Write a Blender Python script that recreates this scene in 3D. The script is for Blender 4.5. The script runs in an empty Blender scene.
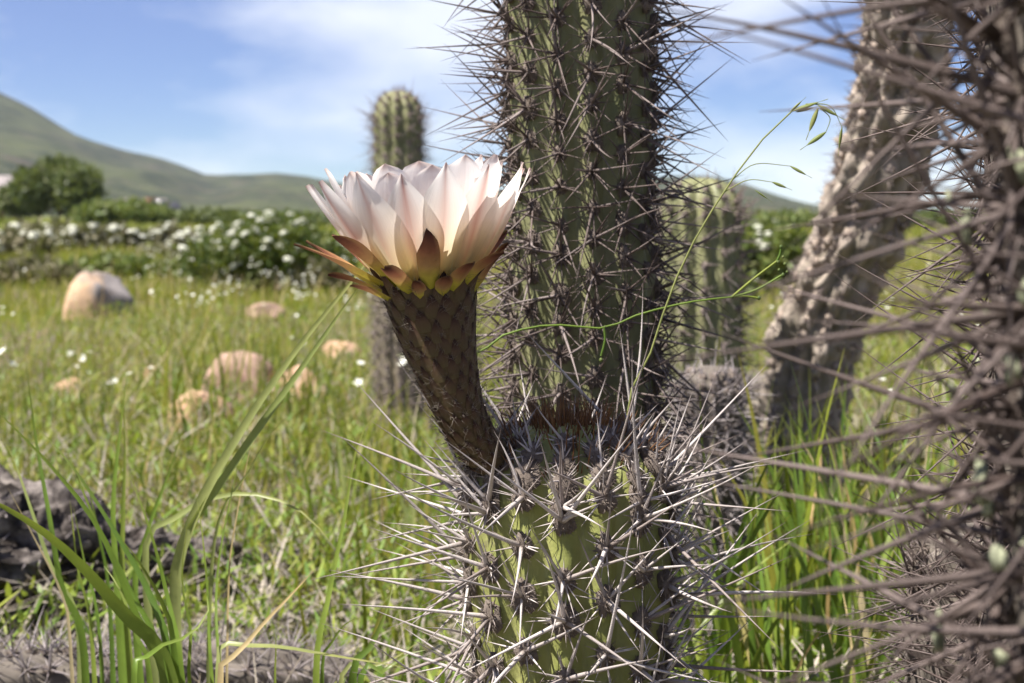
import bpy, bmesh, math, random
import numpy as np
from mathutils import Vector, Matrix, noise as mnoise

random.seed(7); rng = np.random.default_rng(11)
scene = bpy.context.scene
COL = scene.collection
R = math.radians

# ------------------------------------------------------------------ camera
H = 0.45; PITCH = R(4.5); LENS = 35.0; SENSOR = 22.3
FPX = LENS / SENSOR * 1024
cd = bpy.data.cameras.new('camera'); cam = bpy.data.objects.new('camera', cd); COL.objects.link(cam)
cd.lens = LENS; cd.sensor_width = SENSOR; cd.clip_start = 0.02; cd.clip_end = 8000
cam.location = (0, 0, H); cam.rotation_euler = (R(90) - PITCH, 0, 0)
cd.dof.use_dof = True; cd.dof.focus_distance = 0.745; cd.dof.aperture_fstop = 11.5
cd.dof.aperture_blades = 0
scene.camera = cam

# ------------------------------------------------------------------ sky, sun, exposure
SUN_EL = R(59); SUN_DIR = Vector((-0.87, -0.49, 0)).normalized()
sun_vec = Vector((SUN_DIR.x * math.cos(SUN_EL), SUN_DIR.y * math.cos(SUN_EL), math.sin(SUN_EL)))
world = bpy.data.worlds.new('World'); scene.world = world; world.use_nodes = True
nt = world.node_tree; nt.nodes.clear()
def N(nt, t, **kw):
    n = nt.nodes.new(t)
    for k, v in kw.items():
        if k in n.inputs: n.inputs[k].default_value = v
        else: setattr(n, k, v)
    return n
sky = N(nt, 'ShaderNodeTexSky'); sky.sky_type = 'NISHITA'; sky.sun_disc = False
sky.sun_elevation = SUN_EL; sky.sun_rotation = math.atan2(SUN_DIR.x, SUN_DIR.y)
sky.altitude = 3800; sky.air_density = 1.0; sky.dust_density = 0.0; sky.ozone_density = 3.0
tc = N(nt, 'ShaderNodeTexCoord')
mp = N(nt, 'ShaderNodeMapping'); mp.inputs['Scale'].default_value = (3.2, 3.2, 8.0)
mp.inputs['Location'].default_value = (0.35, 0.0, 0.62)
nz = N(nt, 'ShaderNodeTexNoise', Scale=1.35, Detail=6.0, Roughness=0.52)
cr = N(nt, 'ShaderNodeValToRGB')
cr.color_ramp.elements[0].position = 0.45; cr.color_ramp.elements[0].color = (0, 0, 0, 1)
cr.color_ramp.elements[1].position = 0.69; cr.color_ramp.elements[1].color = (0.75, 0.75, 0.75, 1)
mix = N(nt, 'ShaderNodeMix'); mix.data_type = 'RGBA'
mix.inputs[7].default_value = (9.6, 9.9, 10.6, 1)
bg = N(nt, 'ShaderNodeBackground', Strength=0.05)
wo = N(nt, 'ShaderNodeOutputWorld')
L = nt.links.new
L(tc.outputs['Generated'], mp.inputs['Vector']); L(mp.outputs[0], nz.inputs['Vector']); L(nz.outputs[0], cr.inputs[0])
L(cr.outputs[0], mix.inputs[0]); hs = N(nt, 'ShaderNodeHueSaturation', Hue=0.52, Saturation=1.25, Value=0.98); L(sky.outputs[0], hs.inputs['Color']); L(hs.outputs[0], mix.inputs[6]); L(mix.outputs[2], bg.inputs[0]); L(bg.outputs[0], wo.inputs[0])
sd = bpy.data.lights.new('sun', 'SUN'); sun = bpy.data.objects.new('sun', sd); COL.objects.link(sun)
sd.energy = 5.0; sd.angle = R(0.53); sd.color = (1.0, 0.95, 0.87)
sun.rotation_euler = (-sun_vec).to_track_quat('-Z', 'Y').to_euler(); sun.location = (-3, -2, 6)
vs = scene.view_settings
vs.view_transform = 'Standard'; vs.look = 'None'; vs.gamma = 1; vs.exposure = 1.33
scene.cycles.use_denoising = True
scene.cycles.max_bounces = 8; scene.cycles.transparent_max_bounces = 8
scene.cycles.sample_clamp_indirect = 6

# ------------------------------------------------------------------ helpers
def P(px, py, Y):
    """point on the ray of a pixel at depth Y in front of the camera"""
    dx = (px - 512) / FPX; dy = (341.5 - py) / FPX
    d = Vector((dx, math.cos(PITCH) + dy * math.sin(PITCH), -math.sin(PITCH) + dy * math.cos(PITCH)))
    return Vector((0, 0, H)) + d * (Y / d.y)
def gz(x, y):
    """height of the ground"""
    a = 0.022 * np.sin(1.7 * x + 0.6) * np.cos(1.3 * y + 0.3) + 0.014 * np.sin(3.9 * x + 1.1 * y) + 0.008 * np.sin(7.3 * y - 4.1 * x)
    d = np.hypot(x, y)
    return a * np.clip((d - 0.2) / 1.0, 0, 1) + 0.25 * np.sin(x * 0.05 + 1) * np.clip((d - 12) / 60, 0, 1) * np.cos(y * 0.04)
def G(px, py):
    """point on the ground under a pixel"""
    Y = 0.45 / max(1e-3, (py - 215.0) / FPX)
    p = P(px, py, Y); p.z = float(gz(p.x, p.y)); return p
def link(o, parent=None, kind=None):
    COL.objects.link(o)
    if parent is not None: o.parent = parent
    if kind: o['kind'] = kind
    return o
def tag(o, label, cat, group=None):
    o['label'] = label; o['category'] = cat
    if group: o['group'] = group
    return o
def empty(name, loc, label, cat, group=None):
    o = bpy.data.objects.new(name, None); o.location = loc; o.empty_display_size = 0.05
    COL.objects.link(o); return tag(o, label, cat, group)
def meshdata(name, verts, faces, mat, smooth=True, attrs=None):
    """verts (n,3), faces: list/array of equal-length index tuples, or list of arrays"""
    me = bpy.data.meshes.new(name)
    verts = np.asarray(verts, dtype=np.float32)
    groups = faces if isinstance(faces, list) and len(faces) and isinstance(faces[0], np.ndarray) and faces[0].ndim == 2 else [np.asarray(faces, dtype=np.int32)]
    loops = np.concatenate([g.ravel() for g in groups]).astype(np.int32)
    sizes = np.concatenate([np.full(len(g), g.shape[1]) for g in groups]).astype(np.int32)
    starts = np.concatenate([[0], np.cumsum(sizes)[:-1]]).astype(np.int32)
    me.vertices.add(len(verts)); me.vertices.foreach_set('co', verts.ravel())
    me.loops.add(len(loops)); me.loops.foreach_set('vertex_index', loops)
    me.polygons.add(len(sizes)); me.polygons.foreach_set('loop_start', starts); me.polygons.foreach_set('loop_total', sizes)
    if smooth: me.polygons.foreach_set('use_smooth', np.ones(len(sizes), dtype=bool))
    for k, v in (attrs or {}).items():
        v = np.asarray(v, dtype=np.float32)
        if v.ndim == 1:
            a = me.attributes.new(k, 'FLOAT', 'POINT'); a.data.foreach_set('value', v)
        else:
            a = me.attributes.new(k, 'FLOAT_COLOR', 'POINT')
            a.data.foreach_set('color', np.concatenate([v, np.ones((len(v), 1), np.float32)], 1).ravel())
    me.update(); me.validate()
    if mat: me.materials.append(mat)
    return me
def obj(name, me, parent=None, kind=None):
    return link(bpy.data.objects.new(name, me), parent, kind)
def grid_faces(nr, nc, wrap=False):
    i = np.arange(nr - 1)[:, None]; j = np.arange(nc if wrap else nc - 1)[None, :]
    a = i * nc + j; b = i * nc + (j + 1) % nc
    return np.stack([a, b, b + nc, a + nc], -1).reshape(-1, 4)
def ico(sub):
    bm = bmesh.new(); bmesh.ops.create_icosphere(bm, subdivisions=sub, radius=1)
    v = np.array([x.co[:] for x in bm.verts]); f = np.array([[q.index for q in x.verts] for x in bm.faces]); bm.free()
    return v, f
def nrm(v):
    v = np.asarray(v, float); return v / np.maximum(np.linalg.norm(v, axis=-1, keepdims=True), 1e-9)
def fbm(pts, scale, octv=4, seed=0.0):
    out = np.empty(len(pts))
    for i, p in enumerate(pts):
        out[i] = mnoise.fractal(Vector((p[0] * scale + seed, p[1] * scale - seed, p[2] * scale + seed * 2)), 1.0, 2.0, octv)
    return out
def catmull(pts, n):
    pts = np.asarray(pts, float); k = len(pts)
    ext = np.vstack([2 * pts[0] - pts[1], pts, 2 * pts[-1] - pts[-2]])
    ts = np.linspace(0, k - 1, n); out = []
    for t in ts:
        i = min(int(t), k - 2); f = t - i; p0, p1, p2, p3 = ext[i:i + 4]
        out.append(0.5 * (2 * p1 + (p2 - p0) * f + (2 * p0 - 5 * p1 + 4 * p2 - p3) * f * f + (3 * p1 - p0 - 3 * p2 + p3) * f ** 3))
    out = np.array(out); seg = np.linalg.norm(np.diff(out, axis=0), axis=1); s = np.concatenate([[0], np.cumsum(seg)])
    u = np.linspace(0, s[-1], n)
    return np.stack([np.interp(u, s, out[:, c]) for c in range(out.shape[1])], 1)

# ------------------------------------------------------------------ materials
def mat_new(name):
    m = bpy.data.materials.new(name); m.use_nodes = True; m.node_tree.nodes.clear(); return m, m.node_tree
def rgb(nt, c):
    n = N(nt, 'ShaderNodeRGB'); n.outputs[0].default_value = (*c, 1); return n.outputs[0]
def mixc(nt, fac, a, b, blend='MIX'):
    n = N(nt, 'ShaderNodeMix'); n.data_type = 'RGBA'; n.blend_type = blend
    for sock, v in ((n.inputs[0], fac), (n.inputs[6], a), (n.inputs[7], b)):
        if isinstance(v, (int, float)): sock.default_value = v
        elif isinstance(v, tuple): sock.default_value = (*v, 1)
        else: nt.links.new(v, sock)
    return n.outputs[2]
def math_(nt, op, a, b=0.0, c=None):
    n = N(nt, 'ShaderNodeMath'); n.operation = op
    for i, v in enumerate((a, b) + ((c,) if c is not None else ())):
        if isinstance(v, (int, float)): n.inputs[i].default_value = v
        else: nt.links.new(v, n.inputs[i])
    return n.outputs[0]
def ramp(nt, fac, stops, interp='LINEAR'):
    n = N(nt, 'ShaderNodeValToRGB'); e = n.color_ramp.elements; n.color_ramp.interpolation = interp
    while len(e) < len(stops): e.new(0.5)
    for el, (p, c) in zip(e, stops):
        el.position = p; el.color = (*(c if isinstance(c, tuple) else (c, c, c)), 1)
    nt.links.new(fac, n.inputs[0]); return n.outputs[0]
def attr(nt, name):
    n = N(nt, 'ShaderNodeAttribute'); n.attribute_name = name; return n
def noise_(nt, scale, detail=4.0, rough=0.55, vec=None, coord='Object'):
    n = N(nt, 'ShaderNodeTexNoise', Scale=scale, Detail=detail, Roughness=rough)
    if vec is None:
        t = N(nt, 'ShaderNodeTexCoord'); vec = t.outputs[coord]
    nt.links.new(vec, n.inputs['Vector']); return n.outputs[0]
def surf(nt, color, rough=0.7, spec=0.3, trans=0.0, tcol=None, bump=None, bump_d=0.002, bump_s=0.5, sss=0.0):
    p = N(nt, 'ShaderNodeBsdfPrincipled', Roughness=rough)
    p.inputs['Specular IOR Level'].default_value = spec
    if isinstance(color, tuple): p.inputs['Base Color'].default_value = (*color, 1)
    else: nt.links.new(color, p.inputs['Base Color'])
    if sss: p.inputs['Subsurface Weight'].default_value = sss; p.inputs['Subsurface Scale'].default_value = 0.003
    if bump is not None:
        b = N(nt, 'ShaderNodeBump', Strength=bump_s, Distance=bump_d); nt.links.new(bump, b.inputs['Height'])
        nt.links.new(b.outputs[0], p.inputs['Normal'])
    out = N(nt, 'ShaderNodeOutputMaterial'); sh = p.outputs[0]
    if trans:
        t = N(nt, 'ShaderNodeBsdfTranslucent'); c = tcol if tcol is not None else color
        if isinstance(c, tuple): t.inputs[0].default_value = (*c, 1)
        else: nt.links.new(c, t.inputs[0])
        m = N(nt, 'ShaderNodeMixShader'); m.inputs[0].default_value = trans
        nt.links.new(sh, m.inputs[1]); nt.links.new(t.outputs[0], m.inputs[2]); sh = m.outputs[0]
    nt.links.new(sh, out.inputs[0])

def spine_mat(name, base, mid, tip, rough=0.55):
    m, nt = mat_new(name); t = attr(nt, 't').outputs['Fac']; r = attr(nt, 'rnd').outputs['Fac']
    oi = N(nt, 'ShaderNodeObjectInfo').outputs['Random']
    rr = math_(nt, 'FRACT', math_(nt, 'ADD', r, oi))
    c = ramp(nt, t, [(0.0, base), (0.12, mid), (0.72, mid), (1.0, tip)])
    n = noise_(nt, 180, 3, 0.6)
    c = mixc(nt, 0.75, c, ramp(nt, n, [(0.3, (0.55, 0.5, 0.48)), (0.6, (1.1, 1.08, 1.08))]), 'MULTIPLY')
    c = mixc(nt, 1.0, c, ramp(nt, rr, [(0.0, (0.5, 0.45, 0.43)), (0.35, (0.85, 0.84, 0.84)), (1.0, (1.2, 1.2, 1.2))]), 'MULTIPLY')
    surf(nt, c, rough, 0.3, bump=n, bump_d=0.0006, bump_s=0.6); return m
M = {}
M['spine_pale'] = spine_mat('spine_pale', (0.22, 0.18, 0.15), (0.46, 0.425, 0.41), (0.18, 0.14, 0.13))
M['spine_brown'] = spine_mat('spine_brown', (0.12, 0.09, 0.08), (0.22, 0.185, 0.175), (0.07, 0.05, 0.045))
M['spine_dark'] = spine_mat('spine_dark', (0.09, 0.07, 0.062), (0.125, 0.098, 0.090), (0.045, 0.03, 0.027))
M['spine_grey'] = spine_mat('spine_grey', (0.2, 0.17, 0.16), (0.30, 0.27, 0.27), (0.12, 0.1, 0.1))
M['spine_young'] = spine_mat('spine_young', (0.42, 0.33, 0.08), (0.20, 0.095, 0.035), (0.06, 0.025, 0.015))

def stem_mat(name, a, b, groove, rough=0.55, dirt=(0.16, 0.13, 0.10)):
    m, nt = mat_new(name)
    n1 = noise_(nt, 22, 5, 0.6); n2 = noise_(nt, 140, 4, 0.65)
    c = mixc(nt, ramp(nt, n1, [(0.35, 0.0), (0.65, 1.0)]), a, b)
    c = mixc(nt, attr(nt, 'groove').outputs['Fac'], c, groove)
    c = mixc(nt, ramp(nt, n2, [(0.60, 0.0), (0.72, 0.55)]), c, dirt)
    c = mixc(nt, ramp(nt, noise_(nt, 45, 6, 0.7), [(0.58, 0.0), (0.70, 0.5)]), c, dirt)
    c = mixc(nt, attr(nt, 'corky').outputs['Fac'], c, (0.2, 0.165, 0.125))
    surf(nt, c, rough, 0.35, bump=n2, bump_d=0.0012, bump_s=0.5); return m
M['stem_green'] = stem_mat('stem_green', (0.155, 0.175, 0.045), (0.25, 0.255, 0.08), (0.28, 0.285, 0.11))
M['stem_olive'] = stem_mat('stem_olive', (0.13, 0.14, 0.06), (0.20, 0.195, 0.095), (0.22, 0.22, 0.115))
M['stem_dead'] = stem_mat('stem_dead', (0.10, 0.085, 0.072), (0.17, 0.145, 0.125), (0.12, 0.105, 0.085), 0.9)
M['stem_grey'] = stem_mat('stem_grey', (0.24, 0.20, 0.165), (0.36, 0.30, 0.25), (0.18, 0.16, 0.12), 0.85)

def simple_noise_mat(name, a, b, scale, rough=0.9, bump_d=0.003, detail=6, spec=0.15, lo=0.35, hi=0.65, bs=0.6, c3=None, coord='Object'):
    m, nt = mat_new(name); n = noise_(nt, scale, detail, 0.62, coord=coord); n2 = noise_(nt, scale * 4.3, 5, 0.65, coord=coord)
    c = mixc(nt, ramp(nt, n, [(lo, 0.0), (hi, 1.0)]), a, b)
    c = mixc(nt, 0.5, c, ramp(nt, n2, [(0.3, (0.55, 0.55, 0.55)), (0.65, (1.2, 1.2, 1.2))]), 'MULTIPLY')
    if c3: c = mixc(nt, ramp(nt, noise_(nt, scale * 0.6, 3, 0.5, coord=coord), [(0.54, 0.0), (0.62, 1.0)]), c, c3)
    surf(nt, c, rough, spec, bump=n2, bump_d=bump_d, bump_s=bs); return m
M['felt'] = simple_noise_mat('areole_felt', (0.12, 0.095, 0.08), (0.26, 0.215, 0.185), 260, 1.0, 0.001)
M['felt_tan'] = simple_noise_mat('areole_felt_tan', (0.24, 0.19, 0.155), (0.42, 0.34, 0.285), 160, 1.0, 0.001)
M['lichen'] = simple_noise_mat('lichen_pale', (0.20, 0.215, 0.14), (0.34, 0.35, 0.24), 220, 0.95, 0.001)
M['lichen_orange'] = simple_noise_mat('lichen_orange', (0.50, 0.20, 0.02), (0.65, 0.33, 0.05), 300, 0.95, 0.001)

def petal_mat(name, pink, stripe_w, base_y=(0.66, 0.60, 0.22)):
    m, nt = mat_new(name); u = attr(nt, 'u').outputs['Fac']; v = attr(nt, 'v').outputs['Fac']
    base = ramp(nt, u, [(0.0, base_y), (0.30, (0.80, 0.68, 0.44)), (0.55, (0.88, 0.80, 0.74)), (0.8, (0.91, 0.88, 0.86)), (1.0, (0.90, 0.85, 0.82))])
    # midline stripe and fine veins
    s = math_(nt, 'EXPONENT', math_(nt, 'MULTIPLY', math_(nt, 'POWER', math_(nt, 'ABSOLUTE', math_(nt, 'DIVIDE', v, stripe_w)), 1.4), -1.0))
    along = ramp(nt, u, [(0.05, 0.15), (0.4, 0.75), (0.8, 0.9), (1.0, 1.0)])
    f = math_(nt, 'MULTIPLY', math_(nt, 'MULTIPLY', s, along), pink)
    cb = N(nt, 'ShaderNodeCombineXYZ'); nt.links.new(math_(nt, 'MULTIPLY', v, 9.0), cb.inputs[0]); nt.links.new(math_(nt, 'MULTIPLY', u, 1.2), cb.inputs[1])
    oi = N(nt, 'ShaderNodeObjectInfo').outputs['Random']; nt.links.new(math_(nt, 'MULTIPLY', oi, 40.0), cb.inputs[2])
    vein = noise_(nt, 1.6, 4, 0.6, vec=cb.outputs[0])
    f = math_(nt, 'MULTIPLY', f, math_(nt, 'ADD', math_(nt, 'MULTIPLY', vein, 1.1), 0.45))
    c = mixc(nt, f, base, (0.52, 0.20, 0.155))
    c = mixc(nt, ramp(nt, u, [(0.93, 0.0), (1.0, 0.6)]), c, (0.35, 0.15, 0.11))
    c = mixc(nt, 0.35, c, ramp(nt, vein, [(0.3, (0.82, 0.8, 0.79)), (0.6, (1.05, 1.05, 1.05))]), 'MULTIPLY')
    surf(nt, c, 0.42, 0.35, trans=0.55, tcol=mixc(nt, 0.2, c, (0.95, 0.90, 0.85)), bump=vein, bump_d=0.0006, bump_s=0.5); return m
M['petal_pink'] = petal_mat('petal_pink', 0.85, 0.30)
M['petal_blush'] = petal_mat('petal_blush', 0.60, 0.22)
M['petal_white'] = petal_mat('petal_white', 0.10, 0.30)
def sepal_mat():
    m, nt = mat_new('sepal_brown'); u = attr(nt, 'u').outputs['Fac']; v = attr(nt, 'v').outputs['Fac']
    oi = N(nt, 'ShaderNodeObjectInfo').outputs['Random']
    c = ramp(nt, u, [(0.0, (0.33, 0.33, 0.03)), (0.28, (0.48, 0.41, 0.07)), (0.46, (0.40, 0.24, 0.10)), (0.68, (0.24, 0.10, 0.058)), (0.88, (0.10, 0.035, 0.025)), (1.0, (0.05, 0.02, 0.015))])
    c = mixc(nt, ramp(nt, math_(nt, 'ABSOLUTE', v), [(0.6, 0.0), (1.0, 0.35)]), c, (0.50, 0.32, 0.14))
    n = noise_(nt, 250, 4, 0.6)
    c = mixc(nt, 0.5, c, ramp(nt, n, [(0.3, (0.7, 0.7, 0.7)), (0.65, (1.15, 1.15, 1.15))]), 'MULTIPLY')
    surf(nt, c, 0.62, 0.2, trans=0.22, bump=n, bump_d=0.0005); return m
M['sepal'] = sepal_mat()
def scale_mat():
    m, nt = mat_new('tube_scale'); u = attr(nt, 'u').outputs['Fac']; n = noise_(nt, 300, 4, 0.6)
    c = ramp(nt, u, [(0.0, (0.105, 0.08, 0.035)), (0.5, (0.095, 0.056, 0.032)), (0.75, (0.05, 0.022, 0.016)), (1.0, (0.03, 0.015, 0.012))])
    c = mixc(nt, 0.5, c, ramp(nt, n, [(0.3, (0.6, 0.6, 0.6)), (0.65, (1.15, 1.15, 1.15))]), 'MULTIPLY')
    surf(nt, c, 0.65, 0.25, bump=n, bump_d=0.0005); return m
M['scale'] = scale_mat()
M['tube'] = simple_noise_mat('tube_skin', (0.085, 0.064, 0.03), (0.115, 0.072, 0.038), 130, 0.65, 0.0008)
M['hair'] = simple_noise_mat('hair_brown', (0.10, 0.08, 0.06), (0.28, 0.24, 0.2), 60, 0.8)
M['stamen'] = simple_noise_mat('stamen_cream', (0.7, 0.66, 0.42), (0.8, 0.76, 0.5), 90, 0.7)

def leaf_mat(name, stops, trans=0.4, rough=0.45, gain=1.0):
    """colour picked per piece from attribute rnd (+ object random); t runs from root to tip"""
    m, nt = mat_new(name); r = attr(nt, 'rnd').outputs['Fac']; oi = N(nt, 'ShaderNodeObjectInfo').outputs['Random']
    rr = math_(nt, 'FRACT', math_(nt, 'ADD', r, oi)); c = ramp(nt, rr, stops)
    t = attr(nt, 't').outputs['Fac']
    c = mixc(nt, ramp(nt, t, [(0.8, 0.0), (1.0, 0.3)]), c, (0.33, 0.24, 0.07))
    n = noise_(nt, 60, 3, 0.6)
    c = mixc(nt, 0.6, c, ramp(nt, n, [(0.3, (0.7, 0.72, 0.7)), (0.65, (1.2, 1.18, 1.1))]), 'MULTIPLY')
    tcol = mixc(nt, 0.5, c, (0.28, 0.34, 0.02))
    surf(nt, c, rough, 0.35, trans=trans, tcol=tcol); return m
GREENS = [(0.0, (0.075, 0.12, 0.012)), (0.35, (0.125, 0.175, 0.016)), (0.65, (0.20, 0.225, 0.022)), (0.85, (0.29, 0.27, 0.045)), (1.0, (0.38, 0.31, 0.15))]
M['grass'] = leaf_mat('meadow_grass', GREENS, 0.45)
M['blade'] = leaf_mat('blade_green', [(0.0, (0.08, 0.145, 0.024)), (0.5, (0.135, 0.215, 0.034)), (1.0, (0.21, 0.265, 0.05))], 0.40, 0.38)
M['blade_pale'] = leaf_mat('blade_pale', [(0.0, (0.22, 0.27, 0.09)), (1.0, (0.30, 0.32, 0.12))], 0.4, 0.4)
M['straw'] = leaf_mat('straw', [(0.0, (0.34, 0.22, 0.09)), (0.5, (0.45, 0.36, 0.2)), (1.0, (0.30, 0.25, 0.17))], 0.25, 0.6)
M['litter'] = leaf_mat('dead_litter', [(0.0, (0.13, 0.11, 0.09)), (0.5, (0.24, 0.21, 0.19)), (1.0, (0.38, 0.33, 0.27))], 0.1, 0.8)
M['herb'] = leaf_mat('herb_leaf', [(0.0, (0.10, 0.18, 0.03)), (0.5, (0.17, 0.25, 0.04)), (1.0, (0.30, 0.33, 0.06))], 0.4, 0.5)
M['shrub'] = leaf_mat('shrub_leaf', [(0.0, (0.03, 0.055, 0.012)), (0.6, (0.07, 0.10, 0.02)), (1.0, (0.14, 0.15, 0.035))], 0.3, 0.45)
M['shrub_light'] = leaf_mat('shrub_light_leaf', [(0.0, (0.075, 0.115, 0.028)), (0.6, (0.125, 0.165, 0.045)), (1.0, (0.21, 0.215, 0.085))], 0.3, 0.5)
M['shrub_grey'] = leaf_mat('shrub_grey_leaf', [(0.0, (0.085, 0.075, 0.045)), (0.5, (0.14, 0.135, 0.07)), (1.0, (0.22, 0.19, 0.13))], 0.2, 0.7)
M['tree'] = leaf_mat('tree_leaf', [(0.0, (0.05, 0.075, 0.022)), (0.6, (0.085, 0.11, 0.035)), (1.0, (0.14, 0.155, 0.055))], 0.25, 0.5)
M['white_flower'] = leaf_mat('white_flower', [(0.0, (0.66, 0.66, 0.58)), (1.0, (0.8, 0.8, 0.74))], 0.3, 0.6)
M['wood'] = simple_noise_mat('shrub_wood', (0.10, 0.075, 0.055), (0.19, 0.15, 0.12), 30, 0.9)
M['deadwood'] = simple_noise_mat('dead_wood', (0.06, 0.05, 0.046), (0.27, 0.235, 0.215), 34, 0.95, 0.006, bs=1.0, lo=0.42, hi=0.62)
M['rock_orange'] = simple_noise_mat('rock_orange', (0.40, 0.24, 0.15), (0.52, 0.36, 0.25), 9, 0.9, 0.006, c3=(0.30, 0.26, 0.23))
M['rock_brown'] = simple_noise_mat('rock_brown', (0.25, 0.16, 0.12), (0.36, 0.25, 0.19), 8, 0.9, 0.006)
M['rock_grey'] = simple_noise_mat('rock_grey', (0.17, 0.155, 0.15), (0.30, 0.265, 0.25), 7, 0.9, 0.006, c3=(0.48, 0.33, 0.2))
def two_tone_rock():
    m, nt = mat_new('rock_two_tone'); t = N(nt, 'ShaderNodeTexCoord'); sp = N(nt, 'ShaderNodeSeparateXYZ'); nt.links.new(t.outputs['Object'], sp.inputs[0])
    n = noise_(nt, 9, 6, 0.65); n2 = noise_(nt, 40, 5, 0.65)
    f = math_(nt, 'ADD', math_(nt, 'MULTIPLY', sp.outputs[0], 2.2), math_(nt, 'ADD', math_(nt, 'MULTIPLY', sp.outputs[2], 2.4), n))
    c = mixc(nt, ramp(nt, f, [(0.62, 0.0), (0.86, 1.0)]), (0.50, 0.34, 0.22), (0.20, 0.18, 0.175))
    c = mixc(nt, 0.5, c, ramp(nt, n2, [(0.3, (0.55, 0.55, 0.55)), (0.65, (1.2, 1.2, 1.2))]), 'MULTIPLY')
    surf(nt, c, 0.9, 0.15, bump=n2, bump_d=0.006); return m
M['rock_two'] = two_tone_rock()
M['roof'] = simple_noise_mat('house_roof', (0.06, 0.06, 0.075), (0.10, 0.10, 0.12), 3, 0.8)
M['roof_pale'] = simple_noise_mat('house_roof_pale', (0.25, 0.22, 0.22), (0.35, 0.31, 0.3), 3, 0.8)
M['plaster'] = simple_noise_mat('house_plaster', (0.25, 0.22, 0.2), (0.34, 0.3, 0.27), 3, 0.9)
M['door'] = simple_noise_mat('house_door', (0.09, 0.035, 0.025), (0.12, 0.05, 0.035), 5, 0.7)
M['glass'] = simple_noise_mat('house_glass', (0.04, 0.05, 0.06), (0.06, 0.07, 0.08), 3, 0.1, spec=0.6)

def ground_mat():
    m, nt = mat_new('ground_soil')
    n1 = noise_(nt, 0.9, 6, 0.6); n2 = noise_(nt, 14, 6, 0.7); n3 = noise_(nt, 90, 4, 0.7)
    c = mixc(nt, ramp(nt, n2, [(0.35, 0.0), (0.65, 1.0)]), (0.09, 0.068, 0.048), (0.19, 0.15, 0.11))
    c = mixc(nt, ramp(nt, n1, [(0.40, 0.0), (0.60, 0.8)]), c, (0.10, 0.115, 0.035))
    c = mixc(nt, 0.6, c, ramp(nt, n3, [(0.3, (0.5, 0.5, 0.5)), (0.65, (1.25, 1.25, 1.25))]), 'MULTIPLY')
    # far off the meadow's colour itself is grass
    g = N(nt, 'ShaderNodeNewGeometry'); sp = N(nt, 'ShaderNodeSeparateXYZ'); nt.links.new(g.outputs['Position'], sp.inputs[0])
    far = N(nt, 'ShaderNodeMapRange'); nt.links.new(sp.outputs[1], far.inputs[0]); far.inputs[1].default_value = 14; far.inputs[2].default_value = 40
    c = mixc(nt, far.outputs[0], c, mixc(nt, ramp(nt, noise_(nt, 0.12, 6, 0.65), [(0.4, 0.0), (0.6, 1.0)]), (0.10, 0.13, 0.035), (0.17, 0.165, 0.07)))
    surf(nt, c, 0.95, 0.1, bump=n2, bump_d=0.02, bump_s=0.8); return m
M['ground'] = ground_mat()
def mountain_mat():
    m, nt = mat_new('mountain_scrub')
    n1 = noise_(nt, 0.012, 7, 0.62); n2 = noise_(nt, 0.05, 6, 0.7); n3 = noise_(nt, 0.035, 5, 0.6)
    c = mixc(nt, ramp(nt, n2, [(0.44, 0.0), (0.56, 1.0)]), (0.018, 0.025, 0.014), (0.06, 0.066, 0.034))
    c = mixc(nt, ramp(nt, n1, [(0.45, 0.0), (0.62, 0.7)]), c, (0.075, 0.085, 0.034))
    c = mixc(nt, ramp(nt, n3, [(0.54, 0.0), (0.68, 0.7)]), c, (0.10, 0.078, 0.06))
    surf(nt, c, 0.95, 0.05, bump=n2, bump_d=4.0, bump_s=0.7); return m
M['mountain'] = mountain_mat()

# ------------------------------------------------------------------ ground, mountain, haze
def build_ground():
    rr = np.concatenate([np.linspace(0, 3.2, 66), 3.2 * (1700 / 3.2) ** np.linspace(0, 1, 90)[1:]])
    na = 200; a = np.linspace(0, 2 * math.pi, na, endpoint=False)
    x = rr[:, None] * np.cos(a); y = rr[:, None] * np.sin(a)
    z = gz(x, y) * np.clip(1 - (rr[:, None] - 300) / 300, 0, 1)
    fine = np.clip(1 - rr / 6, 0, 1)[:, None]
    z = z + fine * 0.006 * (np.sin(23 * x + 5 * y) * np.sin(19 * y - 3 * x))
    o = obj('ground', meshdata('ground', np.stack([x, y, z], -1).reshape(-1, 3), grid_faces(len(rr), na, True), M['ground']), kind='structure')
build_ground()

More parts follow.
